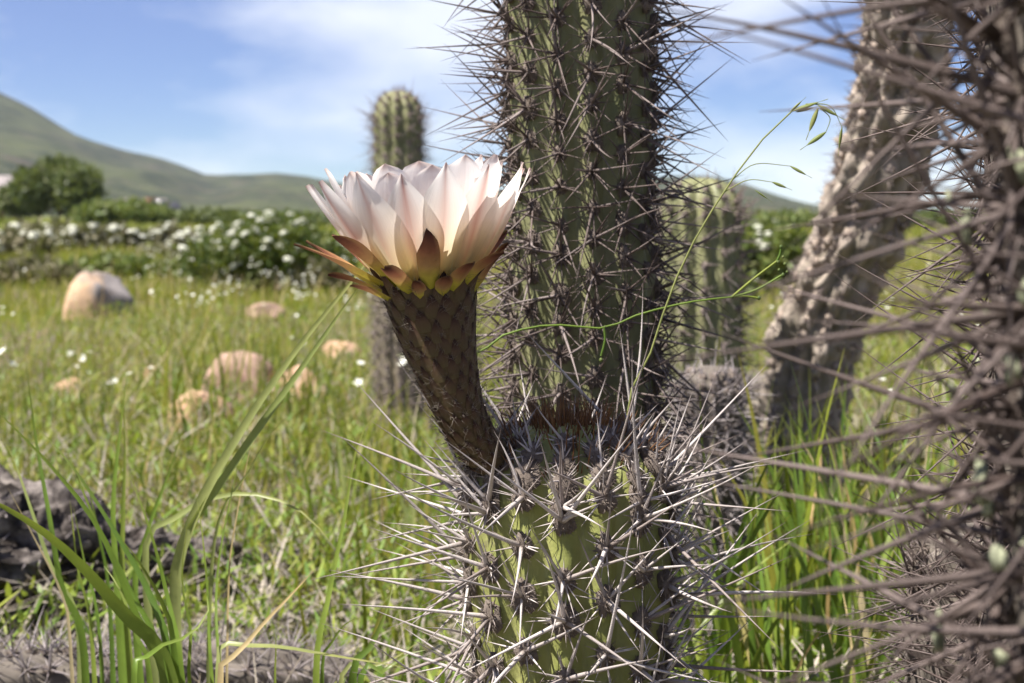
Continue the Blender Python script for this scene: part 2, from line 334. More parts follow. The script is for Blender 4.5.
def build_mountain():
    # ridge height (as a view angle) over azimuth, read off the skyline; the slope runs on outside the frame
    pxs = [-900, -500, -250, -90, 0, 40, 80, 130, 165, 210, 240, 275, 310, 360, 420, 500, 600, 690, 740, 800, 860, 930, 1024, 1200, 1500, 2000]
    pys = [40, 10, 20, 50, 90, 112, 136, 155, 161, 177, 174, 172, 176, 185, 192, 190, 182, 176, 182, 200, 214, 210, 203, 190, 180, 170]
    D0, D1, D2 = 520.0, 1450.0, 1640.0
    ux = np.linspace(-1.05, 0.98, 230); us = np.concatenate([np.linspace(0, 1, 60), np.linspace(1.06, 1.4, 8)])
    ridge = np.interp(ux * FPX + 512, pxs, pys); ridge = (215 - ridge) / FPX
    V = []
    for s in us:
        d = D0 + (D1 - D0) * s
        for k, u in enumerate(ux):
            x = u * d; y = d
            hr = ridge[k] * D1 + H
            prof = s ** 1.35 if s <= 1 else 1 - (s - 1) * 2.2
            n = mnoise.fractal(Vector((x * 0.006, y * 0.003, 0.3)), 1.0, 2.0, 5)
            gul = abs(mnoise.noise(Vector((x * 0.014, y * 0.0022, 4.2))))
            env = max(0.0, min(1.0, s * 2)) * (0.25 + 0.75 * max(0, 1 - s * s)) if s <= 1 else 0.3
            z = -3 + (hr + 3) * prof + (n * 9 - gul * 16 + 3) * env * min(1, hr / 40 + 0.3) + 0.8 * mnoise.noise(Vector((x * 0.05, y * 0.05, 9)))
            V.append((x, y, z))
    obj('mountain', meshdata('mountain', V, grid_faces(len(us), len(ux)), M['mountain']), kind='structure')
build_mountain()
def build_haze():
    m, nt = mat_new('haze_air')
    v = N(nt, 'ShaderNodeVolumePrincipled'); v.inputs['Color'].default_value = (0.80, 0.88, 1.0, 1); v.inputs['Density'].default_value = 0.00012
    v.inputs['Anisotropy'].default_value = 0.2
    o = N(nt, 'ShaderNodeOutputMaterial'); nt.links.new(v.outputs[0], o.inputs['Volume'])
    x0, x1, y0, y1, z0, z1 = -1900, 1900, -1750, 2100, -6, 330
    vs_ = [(x, y, z) for z in (z0, z1) for y in (y0, y1) for x in (x0, x1)]
    fs = [(0, 2, 3, 1), (4, 5, 7, 6), (0, 1, 5, 4), (2, 6, 7, 3), (0, 4, 6, 2), (1, 3, 7, 5)]
    ob = obj('haze', meshdata('haze', vs_, fs, m, smooth=False), kind='stuff')
    tag(ob, 'thin pale air between the meadow and the mountain', 'haze')
build_haze()

# ------------------------------------------------------------------ spines and cacti
def spine_mesh(name, mat, curve, sides=6, segs=6):
    """unit spine along +Z, base radius 1"""
    t = np.linspace(0, 1, segs + 1); V = []; T = []
    for k in t:
        r = (1 - k) ** 0.75 * (1 + 0.25 * math.exp(-k * 18)) if k < 1 else 0.06
        for j in range(sides):
            a = 2 * math.pi * j / sides
            V.append((r * math.cos(a), r * math.sin(a), k)); T.append(k)
    V = np.array(V); me_f = [grid_faces(segs + 1, sides, True)]
    me = meshdata(name, V, me_f, mat, attrs={'t': T, 'rnd': np.zeros(len(T))})
    return me
_sp = {}
def spine_lib(key):
    if key not in _sp: _sp[key] = (spine_mesh('spine_' + key, M[key], 0), None)
    return _sp[key][0]
def bent_lib(key):
    """a few slightly bent variants; the bend is in units of the length so it lives in X with its own scale"""
    k = key + '_bent'
    if k not in _sp:
        out = []
        for b in (0.0, 0.03, 0.06, -0.04, 0.10):
            segs, sides = 7, 6; t = np.linspace(0, 1, segs + 1); V = []; T = []
            for q in t:
                r = ((1 - q) ** 0.8 * (1 + 0.3 * math.exp(-q * 18)) if q < 1 else 0.05) * 0.0138
                for j in range(sides):
                    a = 2 * math.pi * j / sides
                    V.append((r * math.cos(a) + b * (q * q - 0.25 * q), r * math.sin(a), q)); T.append(q)
            out.append(meshdata('spine_bent', V, [grid_faces(segs + 1, sides, True)], M[key], attrs={'t': T, 'rnd': np.zeros(len(T))}))
        _sp[k] = out
    return _sp[k]
def dir_mats(d, roll):
    z = nrm(d); ref = np.where(np.abs(z[:, 2:3]) < 0.9, np.array([[0, 0, 1.0]]), np.array([[1.0, 0, 0]]))
    x = nrm(np.cross(ref, z)); y = np.cross(z, x)
    c, s = np.cos(roll)[:, None], np.sin(roll)[:, None]
    return x * c + y * s, -x * s + y * c, z
def spines_joined(name, pos, dirs, lens, rads, mat, parent, loc, sides=4, segs=3, bend=0.05):
    n = len(pos); 
    if n == 0: return
    t = np.linspace(0, 1, segs + 1); ring = np.arange(sides) * 2 * math.pi / sides
    X, Y, Z = dir_mats(dirs, rng.uniform(0, 6.28, n))
    prof = np.maximum((1 - t) ** 0.8, 0.05)
    b = rng.normal(0, bend, n)
    ctr = pos[:, None, :] + Z[:, None, :] * (lens[:, None] * t)[:, :, None] + X[:, None, :] * (lens[:, None] * b[:, None] * (t * t)[None])[:, :, None]
    rad = rads[:, None] * prof[None]
    V = ctr[:, :, None, :] + X[:, None, None, :] * (rad[:, :, None] * np.cos(ring))[..., None] + Y[:, None, None, :] * (rad[:, :, None] * np.sin(ring))[..., None]
    V = V.reshape(-1, 3) - np.array(loc)
    f0 = grid_faces(segs + 1, sides, True); per = (segs + 1) * sides
    F = (f0[None] + (np.arange(n) * per)[:, None, None]).reshape(-1, 4)
    T = np.tile(np.repeat(t, sides), n); RN = np.repeat(rng.uniform(0, 1, n), per)
    return obj(name, meshdata(name, V, F, mat, attrs={'t': T, 'rnd': RN}), parent, 'stuff')

def areole_mesh():
    v, f = ico(2); h = fbm(v, 2.2, 3, 3.1)
    v = v * (1 + 0.75 * h)[:, None] * np.array([0.9, 1.35, 0.62])
    V = list(v); F3 = list(f); n = len(V)
    r = random.Random(3)
    for _ in range(150):
        d = nrm(np.array([r.gauss(0, 1), r.gauss(0, 1), abs(r.gauss(0, 0.6)) + 0.1])); p = d * np.array([0.9, 1.0, 0.55]); q = p + (d + np.array([r.gauss(0, .4), r.gauss(0, .4), r.gauss(0, .3)])) * r.uniform(0.25, 0.6)
        s = nrm(np.cross(d, [r.gauss(0, 1), r.gauss(0, 1), 1])) * 0.05
        V += [p - s, p + s, q]; F3.append([n, n + 1, n + 2]); n += 3
    return meshdata('areole', np.array(V), np.array(F3), M['felt'])
AREOLE = areole_mesh()

def cactus(name, label, group, axis, radius, ribs, spacing, central, radial, mats, stem, groove=0.13, n_obj=300, dome=0.9,
           phase=0.0, nc=(2, 3), rad_n=(7, 9), cr=0.0011, rr_=0.0006, young=True, spread=(15, 60), seed=1, areole_r=0.0042, bias=0.0, cork=None, joined_only=False, rib_seg=8, up_top=0.5, cls='cactus', n_young=110, rough=0.0, felt='felt', avoid=None):
    rs = np.random.default_rng(seed)
    base = np.array(axis[0], float); loc = Vector(base)
    root = empty(name, loc, label, cls, group)
    pts = catmull(axis, 40); Ltot = float(np.sum(np.linalg.norm(np.diff(pts, axis=0), axis=1)))
    sL = np.linspace(0, Ltot, 40)
    tang = nrm(np.gradient(pts, axis=0))
    hd = radius * dome if dome > 0 else 0.0
    def frame(s):
        c = np.array([np.interp(s, sL, pts[:, k]) for k in range(3)]); t = nrm(np.array([np.interp(s, sL, tang[:, k]) for k in range(3)]))
        nn = np.array([0, -1.0, 0]); nn = nrm(nn - t * nn.dot(t)); return c, t, nn, np.cross(t, nn)
    wob = rs.uniform(0, 6.28, 4)
    def rad(s):
        r = radius * (1 + 0.03 * math.sin(s * 25 + wob[0]) + 0.02 * math.sin(s * 61 + wob[1])); slope = 0.0
        if hd and s > Ltot - hd:
            q = min(1.0, (s - (Ltot - hd)) / hd); k = max(0.0, 1 - q ** 2.6) ** 0.5
            r = r * (0.12 + 0.88 * k); slope = math.asin(min(0.97, q * 0.95))
        return r, slope
    # ---- stem
    rows = list(np.arange(0, Ltot - hd, 0.0045 if Ltot < 0.5 else 0.008)) + (list(Ltot - hd + hd * np.sin(np.linspace(0, 1, 14) * math.pi / 2)) if hd else [Ltot])
    ncol = ribs * rib_seg; th = np.arange(ncol) * 2 * math.pi / ncol; V = []; gr = []; ck = []
    rp = (th - phase) * ribs
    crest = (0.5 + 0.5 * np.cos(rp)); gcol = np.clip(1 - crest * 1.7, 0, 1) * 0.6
    ribi = np.round((th - phase) / (2 * math.pi / ribs)).astype(int) % ribs
    stag = np.where(ribi % 2 == 0, 0.0, 0.5)
    for s in rows:
        c, t, nn, bb = frame(s); r, sl = rad(s)
        bump = np.cos((s / spacing - stag) * 2 * math.pi)
        rr = r * (1 - groove * (1 - crest ** 0.62) + 0.022 * bump * crest) + 0.0007 * np.sin(th * 37 + s * 300)
        V.append(c + (nn * np.cos(th)[:, None] + bb * np.sin(th)[:, None]) * rr[:, None]); gr.append(gcol)
        ck.append(np.full(ncol, 0.0 if cork is None else float(np.clip((cork - s) / 0.1, 0, 0.85))))
    V = np.concatenate(V)
    if rough:
        ctr_ = np.repeat(np.array([frame(s)[0] for s in rows]), ncol, axis=0)
        V = ctr_ + (V - ctr_) * (1 + rough * (fbm(V, 26, 4, seed * 1.7) + 0.6 * np.abs(fbm(V, 70, 3, seed * 0.7))))[:, None]
    V = V - base; F = [grid_faces(len(rows), ncol, True)]
    V = np.vstack([V, frame(Ltot)[0] - base]); ci = len(V) - 1; b0 = (len(rows) - 1) * ncol
    F.append(np.array([[b0 + j, b0 + (j + 1) % ncol, ci] for j in range(ncol)]))
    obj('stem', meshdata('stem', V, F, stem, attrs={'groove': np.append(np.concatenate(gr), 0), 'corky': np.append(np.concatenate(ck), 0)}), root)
    # ---- areoles and spines
    A = []
    for k in range(ribs):
        phi = phase + 2 * math.pi * k / ribs; st = 0.0 if k % 2 == 0 else 0.5
        i = 0; slist = []
        while True:
            s = (i + st) * spacing + rs.normal(0, spacing * (0.05 + 0.5 * rough)); i += 1
            if s > Ltot - (hd if hd else 0.004): break
            if s > 0.004: slist.append(s)
        if hd:
            a_ = spacing / radius * (0.25 + 0.4 * st)
            while a_ < 1.12: slist.append(Ltot - hd + hd * math.sin(a_)); a_ += spacing / radius * 0.62
        for s in slist:
            c, t, nn, bb = frame(s); r, sl = rad(s)
            d = nn * math.cos(phi) + bb * math.sin(phi); n = d * math.cos(sl) + t * math.sin(sl); up = t * math.cos(sl) - d * math.sin(sl)
            A.append((c + d * r * 1.0, n, up, np.cross(up, n), s))
    cpos, cdir, clen, crad = [], [], [], []; rpos, rdir, rlen, rrad = [], [], [], []; amats = []
    camp = np.array([0, 0, H])
    for (p, n, up, side, s) in A:
        topness = max(0.0, min(1.0, 1 - (Ltot - s) / 0.12)) if dome > 0 else 0.0
        sc = areole_r * rs.uniform(0.75 - 0.5 * rough, 1.2 + 0.8 * rough)
        mt = Matrix(((side[0] * sc, up[0] * sc, n[0] * sc, p[0] - base[0]), (side[1] * sc, up[1] * sc, n[1] * sc, p[1] - base[1]), (side[2] * sc, up[2] * sc, n[2] * sc, p[2] - base[2]), (0, 0, 0, 1)))
        amats.append((np.linalg.norm(p - camp) + (10 if n.dot(camp - p) < 0 else 0), mt))
        a0 = rs.uniform(0, 6.28)
        for q in range(rs.integers(nc[0], nc[1] + 1)):
            g = R(rs.uniform(*spread)) if q else R(rs.uniform(5, spread[1] * 0.9)); a = a0 + q * 2.2 + rs.normal(0, 0.4)
            d = n * math.cos(g) + (side * math.cos(a) + up * math.sin(a)) * math.sin(g) + np.array([0, 0, bias]) + up * topness * up_top
            cpos.append(p + n * sc * 0.2); cdir.append(nrm(d)); l = central * (rs.uniform(0.75, 1.12) if q == 0 else rs.uniform(0.3, 0.75))
            if hd and s > Ltot - hd * 0.72: l *= 0.95 if rs.random() < 0.12 else rs.uniform(0.15, 0.36)
            clen.append(l); crad.append(cr * rs.uniform(0.8, 1.15) * (0.65 + 0.35 * l / central))
        for q in range(rs.integers(rad_n[0], rad_n[1] + 1)):
            a = q * 2 * math.pi / rad_n[1] + rs.normal(0, 0.25); g = R(rs.uniform(55, 82))
            rpos.append(p); rdir.append(nrm(n * math.cos(g) + (side * math.cos(a) + up * math.sin(a)) * math.sin(g)))
            rlen.append(radial * rs.uniform(0.55, 1.25) * (0.6 if hd and s > Ltot - hd * 0.6 else 1)); rrad.append(rr_ * rs.uniform(0.7, 1.3))
    cpos, cdir, clen, crad = map(np.array, (cpos, cdir, clen, crad))
    if avoid is not None:      # no spine grows through the flower tube
        q = cpos[:, None] + cdir[:, None] * (clen[:, None] * np.linspace(0.12, 1, 16)[None])[..., None]
        dd = np.linalg.norm(q[:, :, None] - avoid[None, None, 8:, :3], axis=-1) - avoid[None, None, 8:, 3]
        ok = dd.min(axis=(1, 2)) > 0.003; cpos, cdir, clen, crad = cpos[ok], cdir[ok], clen[ok], crad[ok]
    # the ones that show largest: toward the camera's side, near, in reach of the frame
    rel = cpos - camp; dist = np.linalg.norm(rel, axis=1); ax = np.interp(cpos[:, 2], pts[:, 2], pts[:, 1])
    px = rel[:, 0] / np.maximum(rel[:, 1], 0.05) * FPX + 512; pz = 215 - rel[:, 2] / np.maximum(rel[:, 1], 0.05) * FPX
    behind = (cpos[:, 1] > ax + radius * 0.35)
    out = (px < -250) | (px > 1290) | (pz < -90) | (pz > 780)
    score = clen / dist - behind * 0.6 * central - out * 5
    order = np.argsort(-score); big = order[:0 if joined_only else n_obj]; rest = np.setdiff1d(order, big)
    lib = bent_lib(mats[0]) if len(big) else None
    X, Y, Z = dir_mats(cdir, rs.uniform(0, 6.28, len(cdir)))
    for i in big:
        o = bpy.data.objects.new('spine', lib[int(rs.integers(len(lib)))])
        w = crad[i] / 0.0138; l = clen[i]; bs = max(w, 0.0)
        o.matrix_local = Matrix(((X[i, 0] * w, Y[i, 0] * w, Z[i, 0] * l, cpos[i, 0] - base[0]), (X[i, 1] * w, Y[i, 1] * w, Z[i, 1] * l, cpos[i, 1] - base[1]), (X[i, 2] * w, Y[i, 2] * w, Z[i, 2] * l, cpos[i, 2] - base[2]), (0, 0, 0, 1)))
        link(o, root)
    spines_joined('small_spines', np.concatenate([np.array(rpos), cpos[rest]]), np.concatenate([np.array(rdir), cdir[rest]]), np.concatenate([rlen, clen[rest]]), np.concatenate([rrad, crad[rest]]), M[mats[1]], root, base, sides=5 if not joined_only else 4, segs=4)
    amats.sort(key=lambda q: q[0])
    for _, mt in amats[:0 if joined_only else 240]:
        o = bpy.data.objects.new('areole', AREOLE); o.matrix_local = mt; link(o, root)
    rest_a = amats[0 if joined_only else 240:]
    if rest_a:
        v, f = ico(1); v = v * np.array([1, 1.1, 0.6]); VV = []; 
        for _, mt in rest_a:
            m3 = np.array(mt.to_3x3()); VV.append(v @ m3.T + np.array(mt.translation))
        FF = (f[None] + (np.arange(len(rest_a)) * len(v))[:, None, None]).reshape(-1, 3)
        obj('felt_pads', meshdata('felt_pads', np.concatenate(VV), FF, M[felt]), root, 'stuff')
    if young and dome > 0:
        n = n_young; c, t, nn, bb = frame(Ltot); pos = []; dr = []
        for q in range(n):
            a = rs.uniform(0, 6.28); k = rs.uniform(0.03, 0.80) ** 0.8
            e = nn * math.cos(a) + bb * math.sin(a); s = Ltot - hd + hd * math.sqrt(max(0, 1 - k * k))
            pos.append(frame(min(Ltot, s))[0] + e * k * radius - t * 0.004); dr.append(nrm(t + e * (k * 0.9 + rs.normal(0, 0.18)) + rs.normal(0, 0.14, 3)))
        spines_joined('crown_spines', np.array(pos), np.array(dr), rs.uniform(0.006, 0.024, n), np.full(n, 0.0006), M['spine_young'], root, base, segs=4)
    return root, frame, rad, Ltot

def ax(*pp): return [tuple(P(*q)) for q in pp]
def on_ground(px, Y, lift=-0.02):
    x = (px - 512) / FPX * Y; return (x, Y, float(gz(x, Y)) + lift)

# the flowering cactus
YF = 0.80; YT = 0.765
TUBE_PX = [(556, 492, 26, 0.812), (530, 478, 32, 0.798), (503, 464, 38, 0.780), (480, 447, 43, 0.772), (463, 418, 47, 0.767), (449, 378, 59, YT), (438, 335, 77, YT), (431, 296, 89, YT), (429, 284, 92, YT)]
TUBE = catmull([tuple(P(a, b, d)) + (w * d / FPX / 2,) for a, b, w, d in TUBE_PX], 44)

c_top = P(567, 424, YF); fx = c_top.x
main, mframe, mrad, mL = cactus('flowering_cactus', 'short green ribbed cactus with long pale spines bearing the large white flower', None,
    [(fx + 0.004, YF + 0.003, float(gz(fx, YF)) - 0.02), (fx + 0.003, YF, 0.15), tuple(c_top)], 0.050, 16, 0.0245, 0.088, 0.019, ('spine_pale', 'spine_pale'), M['stem_green'],
    phase=R(-4.6), nc=(2, 4), rad_n=(9, 12), cr=0.00118, rr_=0.0006, seed=4, areole_r=0.0058, bias=-0.10, spread=(20, 72), groove=0.13, dome=0.75, up_top=0.8, rib_seg=10, n_young=520, avoid=TUBE)

# ------------------------------------------------------------------ the flower (a part of the cactus)
def build_flower():
    base = np.array(main.location)
    pc = TUBE; k = len(pc)
    pts = pc[:, :3]; rads = pc[:, 3]; tg = nrm(np.gradient(pts, axis=0))
    nn = np.array([[0, -1.0, 0]]) - tg * (tg @ np.array([0, -1.0, 0]))[:, None]; nn = nrm(nn); bb = np.cross(tg, nn)
    nc = 40; th = np.arange(nc) * 2 * math.pi / nc
    V = pts[:, None] + (nn[:, None] * np.cos(th)[None, :, None] + bb[:, None] * np.sin(th)[None, :, None]) * (rads[:, None, None] * (1 + 0.012 * np.sin(th * 12))[None, :, None])
    # throat: turn inward at the rim
    A = tg[-1]; rim = V[-1]; cc = pts[-1]
    inner = [cc + (rim - cc) * q - A * dz for q, dz in ((0.94, 0.001), (0.86, 0.006), (0.7, 0.02), (0.45, 0.035), (0.1, 0.042))]
    V = np.concatenate([V.reshape(-1, 3)] + inner) - base
    fl = obj('flower', meshdata('flower', V, grid_faces(k + 5, nc, True), M['tube']), main)
    fl['label'] = 'open white and pink flower with a brown scaly tube'
    # scales in spiral rows
    hp = []; hd_ = []
    n_u, n_v = 6, 5
    def scale_mesh(seed):
        V = []; U = []
        for i in range(n_u + 1):
            u = i / n_u; w = (0.75 * (1 - u) ** 0.7 + 0.25 * (1 - u)) * (0.75 + 0.5 * math.sin(min(1, u * 2) * 1.57)) * 0.5
            for j in range(n_v):
                v = j / (n_v - 1) * 2 - 1
                V.append((v * w, u, 0.16 * (1 - v * v) * (1 - u * 0.4) + 0.10 * u * u - 0.04)); U.append(u)
        return meshdata('scale', V, grid_faces(n_u + 1, n_v), M['scale'], attrs={'u': U})
    SM = [scale_mesh(0)]
    seg = np.linalg.norm(np.diff(pts, axis=0), axis=1); S = np.concatenate([[0], np.cumsum(seg)])
    s = 0.012; row = 0
    while s < S[-1] - 0.004:
        f = [np.interp(s, S, q) for q in (pts[:, 0], pts[:, 1], pts[:, 2], rads)]
        r = f[3]; c = np.array(f[:3]); i = int(np.searchsorted(S, s)); t = tg[min(i, k - 1)]; n_ = nn[min(i, k - 1)]; b_ = bb[min(i, k - 1)]
        cnt = 13
        for q in range(cnt):
            a = 2 * math.pi * (q + 0.5 * (row % 2)) / cnt + random.gauss(0, 0.05)
            d = n_ * math.cos(a) + b_ * math.sin(a); side = np.cross(t, d); flare = 0.10 + 0.15 * (s / S[-1])
            up = nrm(t + d * flare); nor = np.cross(side, up) * -1
            nor = nrm(np.cross(side, up)); nor = nor if nor.dot(d) > 0 else -nor
            Ls = 0.0105 * random.uniform(0.85, 1.15) * (0.75 + 0.4 * s / S[-1]); W = 2 * math.pi * r / cnt * 0.98
            p = c + d * r * 0.99 - base
            o = bpy.data.objects.new('scale', SM[0])
            o.matrix_local = Matrix(((side[0] * W, up[0] * Ls, nor[0] * Ls * 0.42, p[0]), (side[1] * W, up[1] * Ls, nor[1] * Ls * 0.42, p[1]), (side[2] * W, up[2] * Ls, nor[2] * Ls * 0.42, p[2]), (0, 0, 0, 1)))
            link(o, fl)
            tip = c + d * (r + Ls * 0.1) + up * Ls * 0.8
            for _ in range(14):
                hp.append(tip + rng.normal(0, 0.0010, 3)); hd_.append(nrm(d * 0.9 + t * 0.5 + rng.normal(0, 0.5, 3)))
        s += 0.0060; row += 1
    spines_joined('hairs', np.array(hp), np.array(hd_), rng.uniform(0.002, 0.007, len(hp)), np.full(len(hp), 0.00010), M['hair'], fl, base, sides=3, segs=2, bend=0.3)
    # petals
    A = nrm(np.array(P(424, 180, YT)) - np.array(P(431, 290, YT))); Nn = nrm(np.array([0, -1.0, 0]) - A * (-A[1])); Bb = np.cross(A, Nn)
    C0 = pts[-1]; px = YT / FPX
    def petal(name, mat, phi, r0, z0, length, width, a0, a1, cup=0.25, tip=1.6, maxu=0.62, basew=0.42, ragged=0.0, twist=0.0, fold=0.0, nu=22, nv=11):
        phi = R(phi); d = Nn * math.cos(phi) + Bb * math.sin(phi); sd = np.cross(A, d)
        rho, z = r0, z0; V = []; U = []; Vv = []; rs = np.random.default_rng(int(abs(phi * 1000)) + int(length * 1e5))
        wv = rs.normal(0, 1, 4)
        for i in range(nu + 1):
            u = i / nu; al = R(a0 + (a1 - a0) * u)
            if i: rho += math.sin(al) * length / nu; z += math.cos(al) * length / nu
            if u < maxu: w = basew + (1 - basew) * (0.5 - 0.5 * math.cos(u / maxu * math.pi))
            else:
                q = (u - maxu) / (1 - maxu); w = max(0.0, math.cos(q * math.pi / 2)) ** (1.0 / tip)
                w = w * (1 + ragged * (rs.random() - 0.5) * (q > 0.25))
            w = max(w, 0.012) * width / 2
            out = d * math.cos(al) - A * math.sin(al)
            tw = twist * u
            for j in range(nv):
                v = j / (nv - 1) * 2 - 1
                off = -cup * w * (v * v) + 0.0005 * math.exp(-(v / 0.16) ** 2) * (1 - u) + fold * w * v * u
                wav = 0.0006 * math.sin(v * 3 + u * 7 + wv[0]) * u + 0.0009 * math.sin(u * 5 + wv[1]) * v * u
                V.append(C0 + d * rho + A * z + sd * (v * w) * math.cos(tw) + out * (off + wav + v * w * math.sin(tw))); U.append(u); Vv.append(v)
        o = obj(name, meshdata(name, np.array(V) - base, grid_faces(nu + 1, nv), mat, attrs={'u': U, 'v': Vv}), fl)
        return o
    J = random.Random(5).uniform
    # outer row: striped petals, read from the photograph
    for phi, ln, w, m in [(-29, 138, 56, 'petal_blush'), (-7, 132, 54, 'petal_pink'), (15, 140, 54, 'petal_blush'), (40, 134, 50, 'petal_pink'), (64, 138, 48, 'petal_blush'),
                          (86, 132, 42, 'petal_pink'), (-55, 134, 48, 'petal_pink'), (-78, 132, 42, 'petal_blush'), (-100, 134, 42, 'petal_pink'),
                          (112, 134, 46, 'petal_pink'), (136, 132, 48, 'petal_blush'), (160, 135, 48, 'petal_pink'), (184, 132, 48, 'petal_blush'), (208, 135, 48, 'petal_pink'), (232, 132, 46, 'petal_blush')]:
        lean = 3.5 * math.sin(R(phi))
        petal('petal', M[m], phi, 41 * px, 2 * px, (ln - 5) * px, w * px, 43 - lean + 3 * (phi > 50 and phi < 130), 23 - lean + 3 * (phi > 50 and phi < 130), cup=0.26, maxu=0.50, tip=1.0, basew=0.62, twist=J(-0.06, 0.06))
    for i in range(14):
        phi = -18 + 25.7 * i + J(-4, 4); lean = 3.5 * math.sin(R(phi))
        petal('petal', M['petal_white'], phi, 36 * px, 6 * px, J(118, 130) * px, J(50, 58) * px, J(35, 39) - lean, J(13, 18) - lean, cup=0.22, maxu=0.64, tip=J(1.25, 1.9), ragged=0.16, basew=0.7, twist=J(-0.1, 0.1))
    for i in range(11):
        phi = 5 + 32.7 * i + J(-5, 5); lean = 3 * math.sin(R(phi))
        petal('petal', M['petal_white'], phi, 30 * px, 8 * px, J(112, 122) * px, J(44, 52) * px, J(26, 30) - lean, J(6, 12) - lean, cup=0.25, maxu=0.7, tip=2.2, ragged=0.2, twist=J(-0.1, 0.1))
    # outer brown tepals
    for phi, ln, a0, a1, w, z in [(-70, 104, 58, 64, 18, -2), (-50, 88, 48, 54, 24, 0), (-78, 62, 62, 72, 17, -8), (-62, 46, 60, 72, 15, -14), (-24, 56, 56, 62, 24, -8), (4, 74, 52, 12, 23, -6),
                                  (34, 50, 50, 60, 22, -8), (56, 60, 50, 64, 22, -4), (80, 46, 44, 36, 18, -12), (19, 30, 46, 40, 17, -13), (-9, 26, 44, 34, 16, -14), (104, 60, 48, 40, 20, -8), (130, 84, 54, 44, 20, -8), (156, 100, 54, 40, 22, -6), (182, 86, 54, 42, 22, -8), (208, 100, 56, 46, 22, -6), (234, 88, 56, 50, 20, -8), (260, 100, 58, 52, 20, -8)]:
        petal('sepal', M['sepal'], phi, 43 * px, z * px, ln * px, w * px, a0, a1, cup=0.45, maxu=0.62, tip=2.0, basew=0.8, nu=16, nv=7)
    for i in range(15):
        phi = -100 + 24 * i + J(-5, 5)
        petal('bract', M['scale'], phi, 43.5 * px, -14 * px, J(26, 42) * px, J(17, 22) * px, J(18, 34), J(14, 30), cup=0.4, maxu=0.25, tip=1.2, basew=0.9, nu=8, nv=5)
    sp = []; sdv = []
    for i in range(260):
        a = rng.uniform(0, 6.28); k_ = math.sqrt(rng.uniform(0, 1)); e = Nn * math.cos(a) + Bb * math.sin(a)
        sp.append(C0 + e * k_ * 0.014 - A * 0.012); sdv.append(nrm(A + e * (k_ * 0.55) + rng.normal(0, 0.06, 3)))
    spines_joined('stamens', np.array(sp), np.array(sdv), rng.uniform(0.030, 0.048, 260), np.full(260, 0.0004), M['stamen'], fl, base, segs=3)
build_flower()

# the other cacti
t2 = P(580, -150, 1.0)
cactus('tall_cactus', 'tall ribbed cactus column with dense dark spines rising right behind the flower', 'standing cactus columns',
    [on_ground(586, 1.0), tuple(P(583, 300, 1.0)), tuple(P(580, 100, 1.0)), tuple(t2)], 0.0445, 14, 0.020, 0.066, 0.020, ('spine_brown', 'spine_dark'), M['stem_olive'],
    phase=R(6), nc=(4, 6), rad_n=(8, 10), cr=0.00095, rr_=0.0006, seed=9, areole_r=0.0050, spread=(15, 68), dome=0.9, groove=0.16, bias=-0.05)
cactus('slim_cactus', 'small round-topped cactus column standing in the meadow behind the flower', 'standing cactus columns',
    [on_ground(401, 3.25), tuple(P(399, 250, 3.25)), tuple(P(398, 91, 3.25))], 0.050, 12, 0.026, 0.055, 0.02, ('spine_dark', 'spine_brown'), M['stem_olive'],
    nc=(6, 8), spread=(10, 75), seed=12, areole_r=0.005, dome=1.3, cork=0.42, groove=0.2, joined_only=True, cr=0.0009, rib_seg=6)
cactus('stout_cactus', 'pale stout cactus with a spiny rounded top behind the tall dark column', 'standing cactus columns',
    [on_ground(699, 2.0), tuple(P(700, 260, 2.0)), tuple(P(702, 178, 2.0))], 0.052, 13, 0.028, 0.045, 0.016, ('spine_brown', 'spine_brown'), M['stem_olive'],
    nc=(5, 7), seed=14, spread=(10, 75), areole_r=0.005, dome=1.0, cork=0.28, groove=0.18, joined_only=True, rib_seg=6, n_young=30)
cactus('stump_cactus', 'low dead-looking cactus stub among dry grass beside the leaning trunk', None,
    [on_ground(712, 1.55), tuple(P(711, 366, 1.55))], 0.030, 13, 0.016, 0.04, 0.016, ('spine_grey', 'spine_grey'), M['stem_dead'], nc=(6, 8), seed=15, areole_r=0.005, dome=1.0, joined_only=True, rib_seg=6, young=False, rough=0.2)
cactus('leaning_cactus', 'old leaning cactus trunk with corky grey-tan bark', None,
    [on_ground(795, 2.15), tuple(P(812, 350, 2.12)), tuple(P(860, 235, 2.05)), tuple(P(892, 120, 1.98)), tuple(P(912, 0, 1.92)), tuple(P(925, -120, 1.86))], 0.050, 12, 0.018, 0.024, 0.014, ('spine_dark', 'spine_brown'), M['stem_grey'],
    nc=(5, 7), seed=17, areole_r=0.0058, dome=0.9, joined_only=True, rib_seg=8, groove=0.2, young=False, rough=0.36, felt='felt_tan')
nx = (1098 - 512) / FPX
near, nframe, nrad, nLt = cactus('lichened_cactus', 'lichen-spotted cactus with very long brown spines at the edge of the clearing', 'spiny cacti leaning in over the grass',
    [on_ground(1200, 0.36), tuple(P(1175, 500, 0.36)), tuple(P(1170, 250, 0.355)), tuple(P(1166, -60, 0.35)), tuple(P(1164, -330, 0.345))], 0.034, 12, 0.022, 0.092, 0.024, ('spine_dark', 'spine_dark'), M['stem_dead'],
    nc=(3, 5), rad_n=(7, 9), seed=23, areole_r=0.0048, spread=(15, 82), cr=0.0013, rr_=0.0008, young=False, phase=R(11), groove=0.15)
